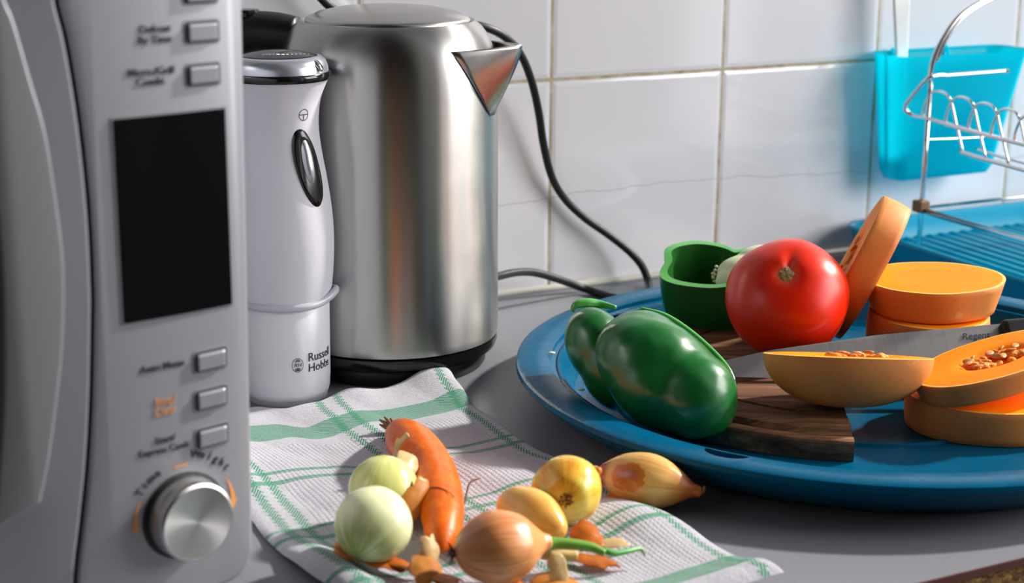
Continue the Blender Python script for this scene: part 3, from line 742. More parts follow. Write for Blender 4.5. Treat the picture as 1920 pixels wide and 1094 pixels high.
apply_mods(th_, [('BOOLEAN', dict(object=cutter, operation='DIFFERENCE', solver='EXACT'))]); bpy.data.objects.remove(cutter)
FL = .0063
# ------------------------------------------------------------------ wooden board: a round board with a sawn-off side
BZ0, BZ1 = FL, .0243
p1, p2, p3 = (AT(1380, 792, BZ1), AT(1500, 806, BZ1), AT(1600, 818, BZ1))
BR = .166; BCN = Vector((.243, 1.218, 0))
def board_mesh():
    # disc cut by a straight line on its right; rings so that two grooves run near the rim
    rings = [(BR - .0010, BZ0), (BR, BZ0 + .002), (BR, BZ1 - .0055), (BR - .0010, BZ1 - .0038), (BR - .0030, BZ1 - .0030), (BR - .0085, BZ1 - .0030), (BR - .0095, BZ1 - .0062), (BR - .0125, BZ1 - .0066), (BR - .0140, BZ1 - .0040), (BR - .0165, BZ1 - .0008), (BR - .019, BZ1),
             (BR - .044, BZ1), (BR - .0450, BZ1 - .0016), (BR - .0475, BZ1 - .0016), (BR - .0485, BZ1), (BR - .07, BZ1), (BR * .3, BZ1), (0, BZ1)]
    v, f = lathe([(0, BZ0)] + rings, 200)
    return v, f
bd = mesh('chopping_board', board_mesh(), M['board'], None, True, 30); bd.location = BCN
bm = bmesh.new(); bm.from_mesh(bd.data)
nrm = Vector((1, -.07, 0)).normalized(); co = Vector((AT(1603, 819, BZ1).x - BCN.x, AT(1603, 819, BZ1).y - BCN.y, 0))
r_ = bmesh.ops.bisect_plane(bm, geom=bm.verts[:] + bm.edges[:] + bm.faces[:], plane_co=co, plane_no=nrm, clear_outer=True)
ed = [e for e in bm.edges if e.is_boundary]; fl = bmesh.ops.triangle_fill(bm, edges=ed, use_beauty=True)
for q in fl['geom']:
    if isinstance(q, bmesh.types.BMFace): q.smooth = False
for e in ed: e.smooth = False
bm.to_mesh(bd.data); bm.free()
tag(bd, 'dark worn wooden chopping board with a grooved curved edge on the tray', 'chopping board')
# ------------------------------------------------------------------ vegetables: helper for bodies grown from overlapping ellipsoids
def ellip(c, rx, ry, rz, rot=None, seg=32, rings=20, fn=None):
    V, Fc = [], []
    prof = [(math.sin(math.pi * i / rings), -math.cos(math.pi * i / rings)) for i in range(rings + 1)]; prof[0] = (0, -1); prof[-1] = (0, 1)
    v, f = lathe(prof, seg); Mt = Matrix.Translation(Vector(c)) @ (rot.to_4x4() if rot else Matrix()) @ Matrix.Diagonal((rx, ry, rz, 1))
    return [Mt @ p for p in v], f
def blob(name, parts, mat, parent, voxel=.0022, smooth=6, loc=None):
    o = mesh(name, join(*parts), mat, parent, loc=loc)
    apply_mods(o, [('REMESH', dict(mode='VOXEL', voxel_size=voxel)), ('SMOOTH', dict(iterations=smooth, factor=.5))])
    for p in o.data.polygons: p.use_smooth = True
    return o
# front green pepper half: skin towards the camera, cut face turned to the back right
PR = AT(1225, 800, FL); PR.z = 0
gp = thing('green_pepper_half', 'glossy dark green pepper half lying skin side up at tray front', 'pepper', Vector((AT(1230, 800, .02).x, AT(1230, 800, .02).y, 0)))
def wpt(px, py, depth):
    d = ray(px, py); return CAM + d * depth      # point at a chosen distance along the view axis
gl_ = Vector(gp.location)
L1 = wpt(1245, 700, 1.185) ; L2 = wpt(1118, 655, 1.235)
def EL(px, py, dep, rx, ry, rz, tilt, yawz=0):
    """ellipsoid centred at a pixel/distance; tilt turns it in the picture plane"""
    c_ = wpt(px, py, dep) - gl_; rot = Matrix((_R, _U, -_F)).transposed() @ Matrix.Rotation(R(tilt), 3, 'Z') @ Matrix.Rotation(R(yawz), 3, 'Y')
    return ellip(c_, rx, ry, rz, rot)
mp = 1.17 / FPX
pep = blob('pepper_skin', [EL(1205, 668, 1.168, 92 * mp, 86 * mp, .031, -30), EL(1240, 702, 1.158, 138 * mp, 94 * mp, .033, -37), EL(1300, 742, 1.145, 86 * mp, 80 * mp, .029, -40), EL(1225, 725, 1.155, 96 * mp, 74 * mp, .031, -34)], M['pepper'], gp, .0016, 45)
for v_ in pep.data.vertices:
    q_ = v_.co; v_.co = q_ + v_.normal * (.0011 * mnoise.noise(q_ * 38) + .0003 * mnoise.noise(q_ * 120))
pep2 = blob('pepper_lobe', [EL(1120, 650, 1.195, 60 * mp, 80 * mp, .026, 25), EL(1148, 690, 1.19, 62 * mp, 88 * mp, .026, 20)], M['pepper'], gp, .0016, 25)
sr = [wpt(*p) - gl_ for p in ((1072, 585, 1.205), (1080, 572, 1.205), (1100, 568, 1.207), (1125, 571, 1.21), (1155, 577, 1.205))]
mesh('cut_rim', tube(sr, [.0015, .003, .0034, .003, .0015], 10), M['pepper_cut'], gp)
rim2 = [wpt(*p) - gl_ for p in ((1200, 578, 1.19), (1245, 592, 1.188), (1290, 621, 1.182), (1333, 658, 1.172), (1364, 692, 1.162), (1380, 722, 1.154))]
mesh('cut_rim', tube(rim2, [.001, .0022, .0026, .0026, .0022, .001], 10), M['pepper_cut'], gp)
# open pepper half behind: a lobed bowl of wall thickness, with pith and seeds
def bowl(Rx, Ry, H, th, lobes=4, ph=.6):
    def rad(a, k=1.0):
        return 1 + .085 * math.cos(lobes * (a - ph)) + .03 * math.cos(7 * a) - .16 * math.exp(-((((a - R(72) + math.pi) % (2 * math.pi)) - math.pi) / .16) ** 2) * k
    def surf(inner, n=96, m_=22):
        rows = []
        for i in range(m_ + 1):
            t = i / m_; ang_ = t * math.pi / 2; rr = math.cos(ang_) ** .55; zz = -math.sin(ang_) ** 1.0
            row = []
            for k in range(n):
                a = 2 * math.pi * k / n; q = rad(a) * rr; ox = (Rx - inner) * q; oy = (Ry - inner) * q
                row.append(Vector((ox * math.cos(a), oy * math.sin(a), (H - inner * 1.2) * zz + .004 * math.cos(2 * a + 1) * (1 - t))))
            rows.append(row)
        return rows
    o_, i_ = surf(0), surf(th); n = 96; V = []; Fo = []; Fi = []; Fr = []
    for r__ in o_: V += r__
    k0 = len(V)
    for r__ in i_: V += r__
    m_ = 22
    for base, lst in ((0, Fo), (k0, Fi)):
        for i in range(m_):
            for k in range(n):
                j = (k + 1) % n; lst.append((base + i * n + k, base + i * n + j, base + (i + 1) * n + j, base + (i + 1) * n + k))
    for k in range(n): j = (k + 1) % n; Fr.append((k, j, k0 + j, k0 + k))
    return V, Fo + Fi + Fr, [0] * len(Fo) + [1] * len(Fi) + [2] * len(Fr)
GP = ONP(1360, 492, Vector((0, 1.330, 0)), Vector((0, 1, 0))); GPZ = GP.z; GP = Vector((GP.x, GP.y, 0)); 
gb = thing('green_pepper_half', 'open green pepper half showing pale pith, standing behind the red tomato', 'pepper', GP)
V, Fc, mi = bowl(.0550, .040, GPZ - .0085, .0065)
Mt = Matrix.Translation((0.0, 0, GPZ)) @ Matrix.Rotation(R(14), 4, 'X') @ Matrix.Rotation(R(-3), 4, 'Y')
bo = mesh('pepper_shell', ([Mt @ p for p in V], Fc), [M['pepper'], M['pepper_in'], M['pepper_cut']], gb, True, 60, mi)
pv = blob('pith', [ellip((.014, -.004, -.010), .024, .016, .012), ellip((.024, .004, -.006), .02, .014, .011), ellip((.002, -.012, -.012), .014, .010, .009), ellip((.018, -.012, -.013), .016, .011, .010)], M['pith'], gb, .0015, 3)
pv.data.transform(Mt @ Matrix.Translation((.004, 0, .004)) @ Matrix.Diagonal((1.15, 1.2, 1.15, 1)))
for k in range(26):
    a = random.uniform(2.4, 5.6); q = Vector((.012 + .023 * math.cos(a), -.006 + .016 * math.sin(a), -.008 + random.uniform(-.005, .004)))
    mesh('pepper_seed', ellip(Mt @ q, .0016, .0013, .0007, Matrix.Rotation(random.uniform(0, 3), 3, 'X'), 8, 5), M['pith_seed'], gb)
# tomato
tp_, tr_ = REST(1476, 560, 107, BZ1)
tm = thing('tomato', 'large ripe red tomato with brown stem scar on the chopping board', 'tomato', Vector((tp_.x, tp_.y, BZ1)))
rt = .0475
axis = (CAM - tp_).normalized() * .9 + Vector((-.05, 0, .58))
def tomf(r, z, a):
    k = max(0, z) ; rb_ = 1 + .018 * math.cos(5 * a + .4) * (.4 + abs(z)) + .012 * math.cos(3 * a + 2)
    dip = .0
    return r * rb_ * rt, (z - .09 * math.exp(-(r / .22) ** 2) * (1 if z > 0 else .3) - .06 * math.exp(-(((a - 6.15 + math.pi) % (2 * math.pi) - math.pi) / .36) ** 2) * math.exp(-((r - .32) / .3) ** 2) * (z > 0)) * rt * .86
tv_ = lathe([(math.sin(math.pi * i / 48) ** .92 if 0 < i < 48 else 0, -math.cos(math.pi * i / 48)) for i in range(49)], 96, fn=tomf)
for i_, s_ in ((0, -1), (-1, 1)): tv_[0][i_] = Vector((0, 0, s_ * rt * .86 * (.91 if s_ > 0 else .97)))
FRM = frame((0, 0, 1), axis)
zc_ = max(-(FRM @ p).z for p in tv_[0])
tb_ = mesh('tomato_flesh', tv_, M['tomato'], tm); tb_.location = (0, 0, zc_); tb_.rotation_euler = FRM.to_euler()
sc_ = mesh('stem_scar', lathe([(0, .0008), (.0035, .0012), (.0062, .0004), (.0072, -.0006)], 24, fn=lambda r, z, a: (r * (1 + .16 * math.cos(5 * a)), z)), M['scar'], tb_)
sc_.location = (0, 0, rt * .86 * .915)
# ------------------------------------------------------------------ squash
def outline_disc(rx, ry, wob=.03, ph=0):
    return lambda a: (1 + wob * math.cos(2 * a + ph) + .012 * math.cos(3 * a + 2 * ph) + .006 * math.cos(7 * a))
def seed_mesh():
    v, f = ellip((0, 0, 0), .0042, .0024, .0009, None, 14, 8); return [Vector((p.x, p.y * (1 - p.x * 40), p.z)) for p in v], f
SEED = None
def scatter_seeds(parent, Mloc, n, rx, ry, z, rnd):
    global SEED
    for i in range(n):
        a = rnd.uniform(0, 6.28); q = math.sqrt(rnd.random()); p = Vector((rx * q * math.cos(a), ry * q * math.sin(a), z + rnd.uniform(0, .0022)))
        if SEED is None: o = mesh('squash_seed', seed_mesh(), M['seed'], parent); SEED = o
        else: o = SEED.copy(); C.objects.link(o); o.parent = parent
        o.matrix_local = Mloc @ Matrix.Translation(p) @ Matrix.Rotation(rnd.uniform(0, 6.28), 4, 'Z') @ Matrix.Rotation(rnd.uniform(-.7, .7), 4, 'X')
def squash_slice(label, centre, rot, R0, h, flare=0.0, sy=1.0, hollow=0.0, seeds=0, wob=.03, ph=0, group=None, dome=0.0, hollow_off=(0, 0)):
    """slice with its lower face centre at 'centre'; local z is its axis"""
    t = thing('squash_slice', label, 'squash', centre, rot, group); of = outline_disc(1, 1, wob, ph)
    fn = lambda r, z, a: (r * of(a), z)
    sq = Matrix.Diagonal((1, sy, 1, 1)); rb_ = R0 - flare
    sk = [(rb_ - .0006, .0002), (rb_, .0006)] + [(rb_ + flare * (k / 6) ** 1.3 + .0007 * math.sin(math.pi * k / 6), .0006 + (h - .0010) * k / 6) for k in range(1, 7)] + [(R0 - .0005, h)]
    o = mesh('skin', xf(lathe(sk, 120, fn=fn), sq), M['skin'], t)
    hr_ = hollow * R0
    top = [(R0 - .0005, h), (R0 - .0026, h + .0001)]
    mesh('rind_edge', xf(lathe(top, 120, fn=fn), sq), M['flesh_rim'], t)
    fp = [(R0 - .0026, h + .0001), (R0 * .85, h + .0003 + dome), (R0 * .6, h + .0002 + dome * 1.5)]
    if hollow: fp += [(hr_ + .003, h), (hr_, h - .0012), (hr_ * .8, h - .005), (0, h - .008)]
    else: fp += [(R0 * .3, h + dome), (R0 * .12, h - .0003 + dome), (0, h - .0003 + dome)]
    mesh('flesh', xf(join(lathe(fp, 120, fn=fn), lathe([(0, .0002), (rb_ - .0006, .0002)], 120, fn=fn)), sq), M['flesh'], t, True, 50)
    if hollow:
        rnd = random.Random(len(label)); pl = []
        for k in range(26):
            a = rnd.uniform(0, 6.28); q = math.sqrt(rnd.random()) * hr_ * .85
            pl.append(ellip((q * math.cos(a), q * math.sin(a) * sy, h - .003 + rnd.uniform(-.001, .0015)), rnd.uniform(.003, .006), rnd.uniform(.002, .004), rnd.uniform(.002, .0035), Matrix.Rotation(rnd.uniform(0, 3), 3, 'Z'), 12, 8))
        blob('pulp', pl, M['pulp'], t, .0011, 2)
        scatter_seeds(t, Matrix.Diagonal((1, 1, 1, 1)), seeds, hr_ * .8, hr_ * .8 * sy, h - .0005, rnd)
    return t
ST = AT(1750, 516, .084); ST.z = FL
# three slices stacked
squash_slice('tan-skinned squash slice at the bottom of the stack of three', ST + Vector((.000, -.003, .0005)), (0, 0, .3), .0490, .0235, .002, .93)
squash_slice('middle squash slice in the stack of three beside the wire rack', ST + Vector((-.002, -.002, .0245)), (R(.8), R(-.6), 1.3), .0510, .0245, -.001, .93)
squash_slice('top squash slice of the stack of three, bright smooth orange face', ST + Vector((.001, 0, .0505)), (R(.6), R(-1.2), .2), .0540, .0255, .0065, .93)
# leaning slice
LN = Vector((-.87, .19, .42)).normalized()
lc = wpt(1618, 506, 1.325)
squash_slice('squash slice leaning on edge between the tomato and the stack', lc - LN * .010, frame((.3, 0, 1), LN), 0.0570, .0240, 0, .86, hollow=.45, seeds=8, wob=.03)
# half end in front on the board, cut side up
def cap_piece():
    c0, _ = REST(1588, 712, 60, BZ1)
    t = thing('squash_half', 'boat-shaped squash end with seeds, cut side up on the board edge', 'squash', Vector((c0.x, c0.y, BZ1)), (R(-14.3), R(1.5), 0))
    a_, b_, H = .0595, .042, .0365
    n = 20; pr = [(math.cos(math.pi / 2 * (1 - i / n)) if i else 0, -math.sin(math.pi / 2 * (1 - i / n))) for i in range(n + 1)]
    pr = [((r ** .86 if r else 0), z) for r, z in pr]
    fn = lambda r, z, a: (r * (1 + .02 * math.cos(3 * a + 1)), z)
    Mx = Matrix.Translation((0, 0, H + .002)) @ Matrix.Diagonal((a_, b_, H, 1))
    mesh('skin', xf(lathe(pr, 120, fn=fn), Mx), M['skin'], t)
    Mt_ = Matrix.Translation((0, 0, H + .002)) @ Matrix.Diagonal((a_, b_, 1, 1))
    mesh('rind_edge', xf(lathe([(1, 0), (.965, .0003)], 120, fn=fn), Mt_), M['flesh_rim'], t)
    mesh('flesh', xf(lathe([(.965, .0003), (.8, .0006), (.55, .0002), (.5, -.001), (.35, -.005), (0, -.006)], 120, fn=fn), Mt_), M['flesh'], t, True, 50)
    rnd = random.Random(5); pl = []
    for k in range(30):
        a = rnd.uniform(0, 6.28); q = math.sqrt(rnd.random())
        pl.append(ellip((.006 + q * .027 * math.cos(a), q * .018 * math.sin(a), H - .0005 + rnd.uniform(-.001, .002)), rnd.uniform(.003, .006), .003, rnd.uniform(.002, .004), Matrix.Rotation(rnd.uniform(0, 3), 3, 'Z'), 12, 8))
    blob('pulp', pl, M['pulp'], t, .0011, 2); scatter_seeds(t, Matrix.Translation((.006, 0, 0)), 10, .026, .017, H + .0026, rnd)
cap_piece()
# two thick pieces at the right edge
RB = AT(1862, 828, FL)
squash_slice('thick squash piece at the right edge lying flat under the seeded one', Vector((RB.x + .014, RB.y + .036, FL)), (0, 0, .1), .068, .0245, .001, .74, wob=.02)
YT = R(26); TIP = AT(1734, 728, .0440)
RT_ = Vector((TIP.x + .066 * math.cos(YT), TIP.y + .066 * math.sin(YT), FL + .0245 + .0110))
squash_slice('tilted squash piece with seed cavity on top at the right edge', RT_, (Matrix.Rotation(YT, 4, 'Z') @ Matrix.Rotation(R(-11), 4, 'Y') @ Matrix.Rotation(R(-6), 4, 'X')), .066, .0170, .005, .62, hollow=.42, seeds=11, wob=.02)
# ------------------------------------------------------------------ knife lying across the board under the squash
ka, kb_ = wpt(1909, 612, 1.285), AT(1385, 700, BZ1 + .003)
heel = AT(1912, 640, .035); 
K0 = Vector((.135, 1.168, BZ1 + .0012)); K1 = ONP(1912, 636, Vector((0, 1.165, 0)), Vector((0, 1, 0)))
kx = (K1 - K0).normalized(); LB = (K1 - K0).length
kz = Vector((0.0, -.95, 1)); fk = frame(kx, kz)   # local x along the blade, y across it away from the camera
kf = thing('kitchen_knife', 'large steel kitchen knife with black handle behind the boat-shaped squash', 'knife', K0, fk)
ol = [(0, .008), (.03, .001), (.08, -.005), (.14, -.009), (LB, -.0120), (LB + .001, .0285), (.14, .0265), (.06, .0205), (.02, .014)]
ol = [(a, b) for a, b in ol]
V = [Vector((a, b, 0.0 if b < 0 and 0 else .0002)) for a, b in ol] + [Vector((a, b, .0018 if b > 0.005 else .0005)) for a, b in ol]; n = len(ol)
mesh('blade', (V, [tuple(range(n)), tuple(range(n, 2 * n))] + [(i, (i + 1) % n, (i + 1) % n + n, i + n) for i in range(n)]), M['knife'], kf, False)
hv = mesh('knife_handle', box(LB - .004, LB + .115, .004, .0290, -.006, .010), M['black_plastic'], kf, False); bevel(hv, .0045, 4)
for q in range(3): mesh('rivet', xf(lathe([(0, .0106), (.0028, .0104), (.003, .0095)], 20), Matrix.Translation((LB + .02 + .035 * q, .016, 0))), M['chrome'], kf)
tx = xf(text_vf('Regent', .0075, 'LEFT', extrude=.00005, shear=.2), Matrix.Translation((LB - .034, .0195, .00195)))
mesh('blade_etching', tx, M['print_dark'], kf, False)
# ------------------------------------------------------------------ carrot
cpx = [(741, 806, 11), (752, 815, 30), (768, 832, 42), (790, 858, 46), (812, 892, 45), (824, 930, 44), (830, 968, 40), (828, 1000, 33), (824, 1022, 22), (821, 1036, 10)]
cw = []
for a, b, r0 in cpx:
    p, r = REST(a, b, r0, .0065); cw.append((p, r))
C0 = Vector((cw[4][0].x, cw[4][0].y, .006))
car = thing('carrot', 'thick curved orange carrot lying on the tea towel beside peeled onions', 'carrot', C0)
P4 = cr([(*(p - C0), r) for p, r in cw], 8)
V, Fc = tube([q[:3] for q in P4], [q[3] for q in P4], 40, smooth=False)
uvs = [(math.cos(2 * math.pi * (i % 40) / 40), (i // 40) / (len(P4) - 1)) for i in range(len(V))]
V = [p + Vector((0, 0, 0)) + Vector((mnoise.noise(p * 90), mnoise.noise(p * 90 + Vector((9, 0, 0))), 0)) * .0007 for p in V]
mesh('carrot_root', (V, Fc), M['carrot'], car, uv=uvs)
st = [];
for k in range(7):
    a = k * .9; b0 = cw[0][0] - C0; st.append(tube([b0 + Vector((-.001, .002, -.002)), b0 + Vector((-.004 + .003 * math.cos(a), .005, .001 + .003 * math.sin(a))), b0 + Vector((-.007 + .005 * math.cos(a), .007, .003 + .004 * math.sin(a)))], [.0022, .0016, .0006], 7, n=3))
mesh('leaf_stub', join(*st), M['stub'], car)
hairs = [(798, 917, 1.0), (822, 914, 1.0), (842, 920, .9), (858, 938, .5)]
hr2 = []
for px, py in ((790, 916), (805, 915), (822, 915), (838, 921), (850, 931)):
    d = ray(px, py); q = None
    k = .7
    while k < 1.3:
        c_ = CAM + d * k
        if min((c_ - (Vector(w_[:3]) + C0)).length - w_[3] for w_ in P4) < .0005: q = c_; break
        k += .0005
    if q: hr2.append(q - C0)
hr2 += [AT(868, 951, .018) - C0, AT(884, 903, .012) - C0 + Vector((0, -.005, 0)), AT(899, 899, .012) - C0]
mesh('root_hair', tube(hr2[:-2] + [AT(880, 908, .014) - C0, AT(900, 897, .013) - C0], [.0003] * (len(hr2) - 2) + [.0007, .0004], 6, n=6), M['root_dark'], car)
# ------------------------------------------------------------------ onions
def onion(label, pos, axis, prof, mat, name='onion', seg=96, rootz=None, rot0=0, wob=.015):
    """prof: (r, z) list along the local axis (root at -z, neck at +z); pos is the body centre"""
    F_ = frame((0, 0, 1), axis) @ Matrix.Rotation(rot0, 4, 'Z'); P = [tuple(p) for p in prof]
    sm = cr([Vector((a, b, 0)) for a, b in P], 7); sm = [(max(0, q.x), q.y) for q in sm]; sm[0] = (0, sm[0][1]); sm[-1] = (0, sm[-1][1])
    v, f = lathe(sm, seg, fn=lambda r, z, a: (r * (1 + wob * math.cos(3 * a + 1) + wob * .6 * math.cos(5 * a)), z))
    t = thing(name, label, 'onion', pos, F_)
    mesh('onion_bulb', (v, f), mat, t); return t
def flake(name, label, pos, axis, w_, l_, curl, mat, seedn=0, parent=None, cat='onion skin', thick=.00022, bend=.002):
    w_ *= 1.35; l_ *= 1.2; curl *= 1.9
    """irregular curved scrap of dry skin: a patch rolled round an axis"""
    rnd = random.Random(seedn); n, m_ = 14, 14; V = []; Fc = []
    e = [rnd.uniform(.68, 1.12) for _ in range(16)]
    for i in range(n + 1):
        for j in range(m_ + 1):
            a, b = 2 * i / n - 1, 2 * j / m_ - 1
            # square -> irregular disc
            x_ = a * math.sqrt(1 - b * b / 2); y_ = b * math.sqrt(1 - a * a / 2); th_ = math.atan2(y_, x_) % (2 * math.pi); k = th_ / (2 * math.pi) * 16; i0 = int(k) % 16; fr_ = k - int(k)
            q = e[i0] * (1 - fr_) + e[(i0 + 1) % 16] * fr_; x_ *= q * w_ / 2; y_ *= q * l_ / 2
            if curl > 0: an = x_ / curl; X_, Z_ = curl * math.sin(an), curl * math.cos(an) - curl
            else: X_, Z_ = x_, 0
            V.append(Vector((X_, y_, Z_ - bend * (y_ / l_ * 2) ** 2 + .0008 * mnoise.noise(Vector((x_ * 150, y_ * 150, seedn))))))
    Fc = [(i * (m_ + 1) + j, i * (m_ + 1) + j + 1, (i + 1) * (m_ + 1) + j + 1, (i + 1) * (m_ + 1) + j) for i in range(n) for j in range(m_)]
    o = mesh(name, (V, Fc), mat, parent); apply_mods(o, [('SOLIDIFY', dict(thickness=thick, offset=0))])
    for p in o.data.polygons: p.use_smooth = True
    if parent is None:
        o.location = pos; o.rotation_euler = axis.to_euler() if isinstance(axis, Matrix) else axis; tag(o, label, cat)
    else: o.matrix_local = Matrix.Translation(pos) @ (axis if isinstance(axis, Matrix) else Matrix())
    return o
ZTW = .0075
tocam = lambda p: (CAM - p).normalized()
# white peeled onion in front, greenish one behind
p, r = REST(700, 984, 70, ZTW)
o1 = onion('shiny peeled white onion at the front left of the tea towel', p, Vector((.35, .75, .55)), [(0, -r * 1.02), (r * .35, -r * .98), (r * .8, -r * .68), (r * 1.03, -r * .1), (r * .95, r * .4), (r * .62, r * .8), (r * .25, r * 1.0), (0, r * 1.05)], M['onion_pale'])
p0 = p.copy()
p, r = REST(718, 922, 63, ZTW + .001)
p = p + Vector((0, .004, 0))
o2 = onion('greenish striped peeled onion directly behind the shiny white onion', p, Vector((.1, .2, 1)), [(0, -r * 1.0), (r * .35, -r * .96), (r * .8, -r * .66), (r * 1.04, -r * .05), (r * .92, r * .45), (r * .58, r * .82), (r * .2, r * .98), (0, r * 1.0)], M['onion_green'])
# copper onion with a green sprout
p, r = REST(932, 1028, 69, ZTW)
ax = (AT(1030, 1018, .028) - AT(848, 1040, .028)).normalized()
o3 = onion('copper-skinned onion with a green sprout at the front of the towel', p, ax, [(0, -r * 1.18), (r * .22, -r * 1.16), (r * .62, -r * .9), (r * .95, -r * .35), (r * 1.0, r * .15), (r * .8, r * .72), (r * .48, r * 1.08), (r * .26, r * 1.32), (r * .18, r * 1.5), (0, r * 1.52)], M['onion_brown'])
i3 = (Matrix.Translation(p) @ frame((0, 0, 1), ax)).inverted()
def loc3(px, py, z): return i3 @ AT(px, py, z)
mesh('sprout', tube([loc3(1022, 1022, .026), loc3(1042, 1020, .026), loc3(1075, 1022, .025), (loc3(1108, 1027, .023)), loc3(1134, 1038, .020)], [.0042, .0036, .0032, .0028, .0022], 12), M['sprout'], o3)
mesh('sprout_tip', tube([loc3(1132, 1032, .019), loc3(1150, 1038, .017), loc3(1178, 1034, .016), loc3(1200, 1030, .015), loc3(1210, 1042, .012)], [.0020, .0019, .0016, .0012, .0005], 10), M['sprout2'], o3)
mesh('dry_stem', tube([loc3(1018, 1034, .018), loc3(1045, 1040, .016), loc3(1080, 1042, .014)], [.0050, .0040, .0036], 12), M['neck'], o3)
rt3 = [tube([Vector((0, 0, -r * 1.15)), Vector((.003 * math.cos(k), .003 * math.sin(k), -r * 1.25)), Vector((.006 * math.cos(k * 1.7), .006 * math.sin(k * 1.7), -r * 1.33))], [.0006, .0004, .0002], 5, n=2) for k in range(12)]
mesh('root_tuft', join(*rt3), M['root_dark'], o3)
# pale yellow shallot between
p, r = REST(996, 972, 47, ZTW)
ax = (AT(1072, 1018, .016) - AT(925, 940, .022)).normalized()
o4 = onion('pale yellow onion half hidden behind the sprouting copper onion', p + Vector((0, .004, 0)), ax, [(0, -r * 1.7), (r * .4, -r * 1.6), (r * .86, -r * 1.0), (r * 1.05, -r * .2), (r * 1.0, r * .5), (r * .7, r * 1.2), (r * .35, r * 1.7), (0, r * 1.85)], M['onion_yellow'])
# round golden onion, root towards the camera
p, r = REST(1063, 920, 65, ZTW)
ax = (-tocam(p) + Vector((0, 0, .30))).normalized()
o5 = onion('round golden onion with brown root scar facing forward on the towel', p, ax, [(0, -r * .93), (r * .2, -r * .95), (r * .62, -r * .78), (r * .98, -r * .2), (r * .95, r * .35), (r * .6, r * .85), (r * .25, r * 1.1), (r * .14, r * 1.35), (0, r * 1.42)], M['onion_gold'], rot0=1.0)
v5 = []
for k in range(70):
    a = random.uniform(0, 6.28); q = .0040 * math.sqrt(random.random()); v5.append(tube([Vector((q * math.cos(a), q * math.sin(a), -r * .92)), Vector((q * 1.2 * math.cos(a), q * 1.2 * math.sin(a), -r * .95 - random.uniform(.0006, .002)))], [.0006, .0003], 5, smooth=False))
mesh('root_scar', join(*v5), M['root_tan'], o5)
up5 = frame((0, 0, 1), ax).inverted() @ Vector((0, 0, 1))
mesh('neck_tip', tube([Vector((0, 0, r * .9)) + up5 * .4 * r, up5 * r * .98 + Vector((0, 0, r * .25)), up5 * r * 1.08 + Vector((0, 0, r * .3))], [.005, .0035, .0012], 12), M['peel'], o5)
# lone onion on the worktop, right
p, r = REST(1212, 903, 52, 0)
ax = (AT(1318, 925, .014) - AT(1130, 888, .018)).normalized()
LL = (AT(1320, 925, .014) - AT(1127, 886, .018)).length
o6 = onion('tan pointed onion lying alone on the worktop by the tray front', p, ax, [(0, -LL * .46), (.0035, -LL * .46), (.0072, -LL * .41), (r * .82, -LL * .24), (r * 1.0, -LL * .04), (r * .93, LL * .13), (r * .62, LL * .30), (.0048, LL * .44), (.0032, LL * .52), (0, LL * .535)], M['onion_tan'])
mesh('root_end', lathe([(0, -LL * .475), (.0022, -LL * .47), (.0036, -LL * .455), (.0038, -LL * .44)], 20, fn=lambda r_, z, a: (r_ * (1 + .15 * math.cos(7 * a)), z)), M['peel_dark'], o6)
mesh('neck_tip', tube([Vector((0, 0, LL * .50)), Vector((.001, 0, LL * .54)), Vector((.005, .001, LL * .55))], [.0026, .0014, .0004], 8), M['stub'], o6)
i6 = (Matrix.Translation(p) @ frame((0, 0, 1), ax))
q6 = frame((0, 0, 1), ax).inverted() @ ((CAM - p).normalized() + Vector((-.35, 0, .1)))
dir6 = Vector((q6.x, q6.y, 0)).normalized()
def on6(zz, an):
    rr = lerp_tab([(-.46 * LL, .003), (-.24 * LL, r * .82), (-.04 * LL, r), (.13 * LL, r * .93), (.3 * LL, r * .62), (.5 * LL, .004)], zz) + .0003
    a = math.atan2(dir6.y, dir6.x) + an; return Vector((rr * math.cos(a), rr * math.sin(a), zz))
tm6 = mat_onion('tan_onion_torn', [(.32, rgb(200, 140, 66)), (.48, rgb(222, 172, 96)), (.7, rgb(234, 196, 126))], .6, 7, .26, neck=rgb(186, 98, 38), root=rgb(176, 84, 36), zr=(-.027, .03), patch=tuple(on6(-LL * .13, .0)))
[q for q in C.objects if q.parent == o6 and q.name.startswith('onion_bulb')][0].data.materials[0] = tm6
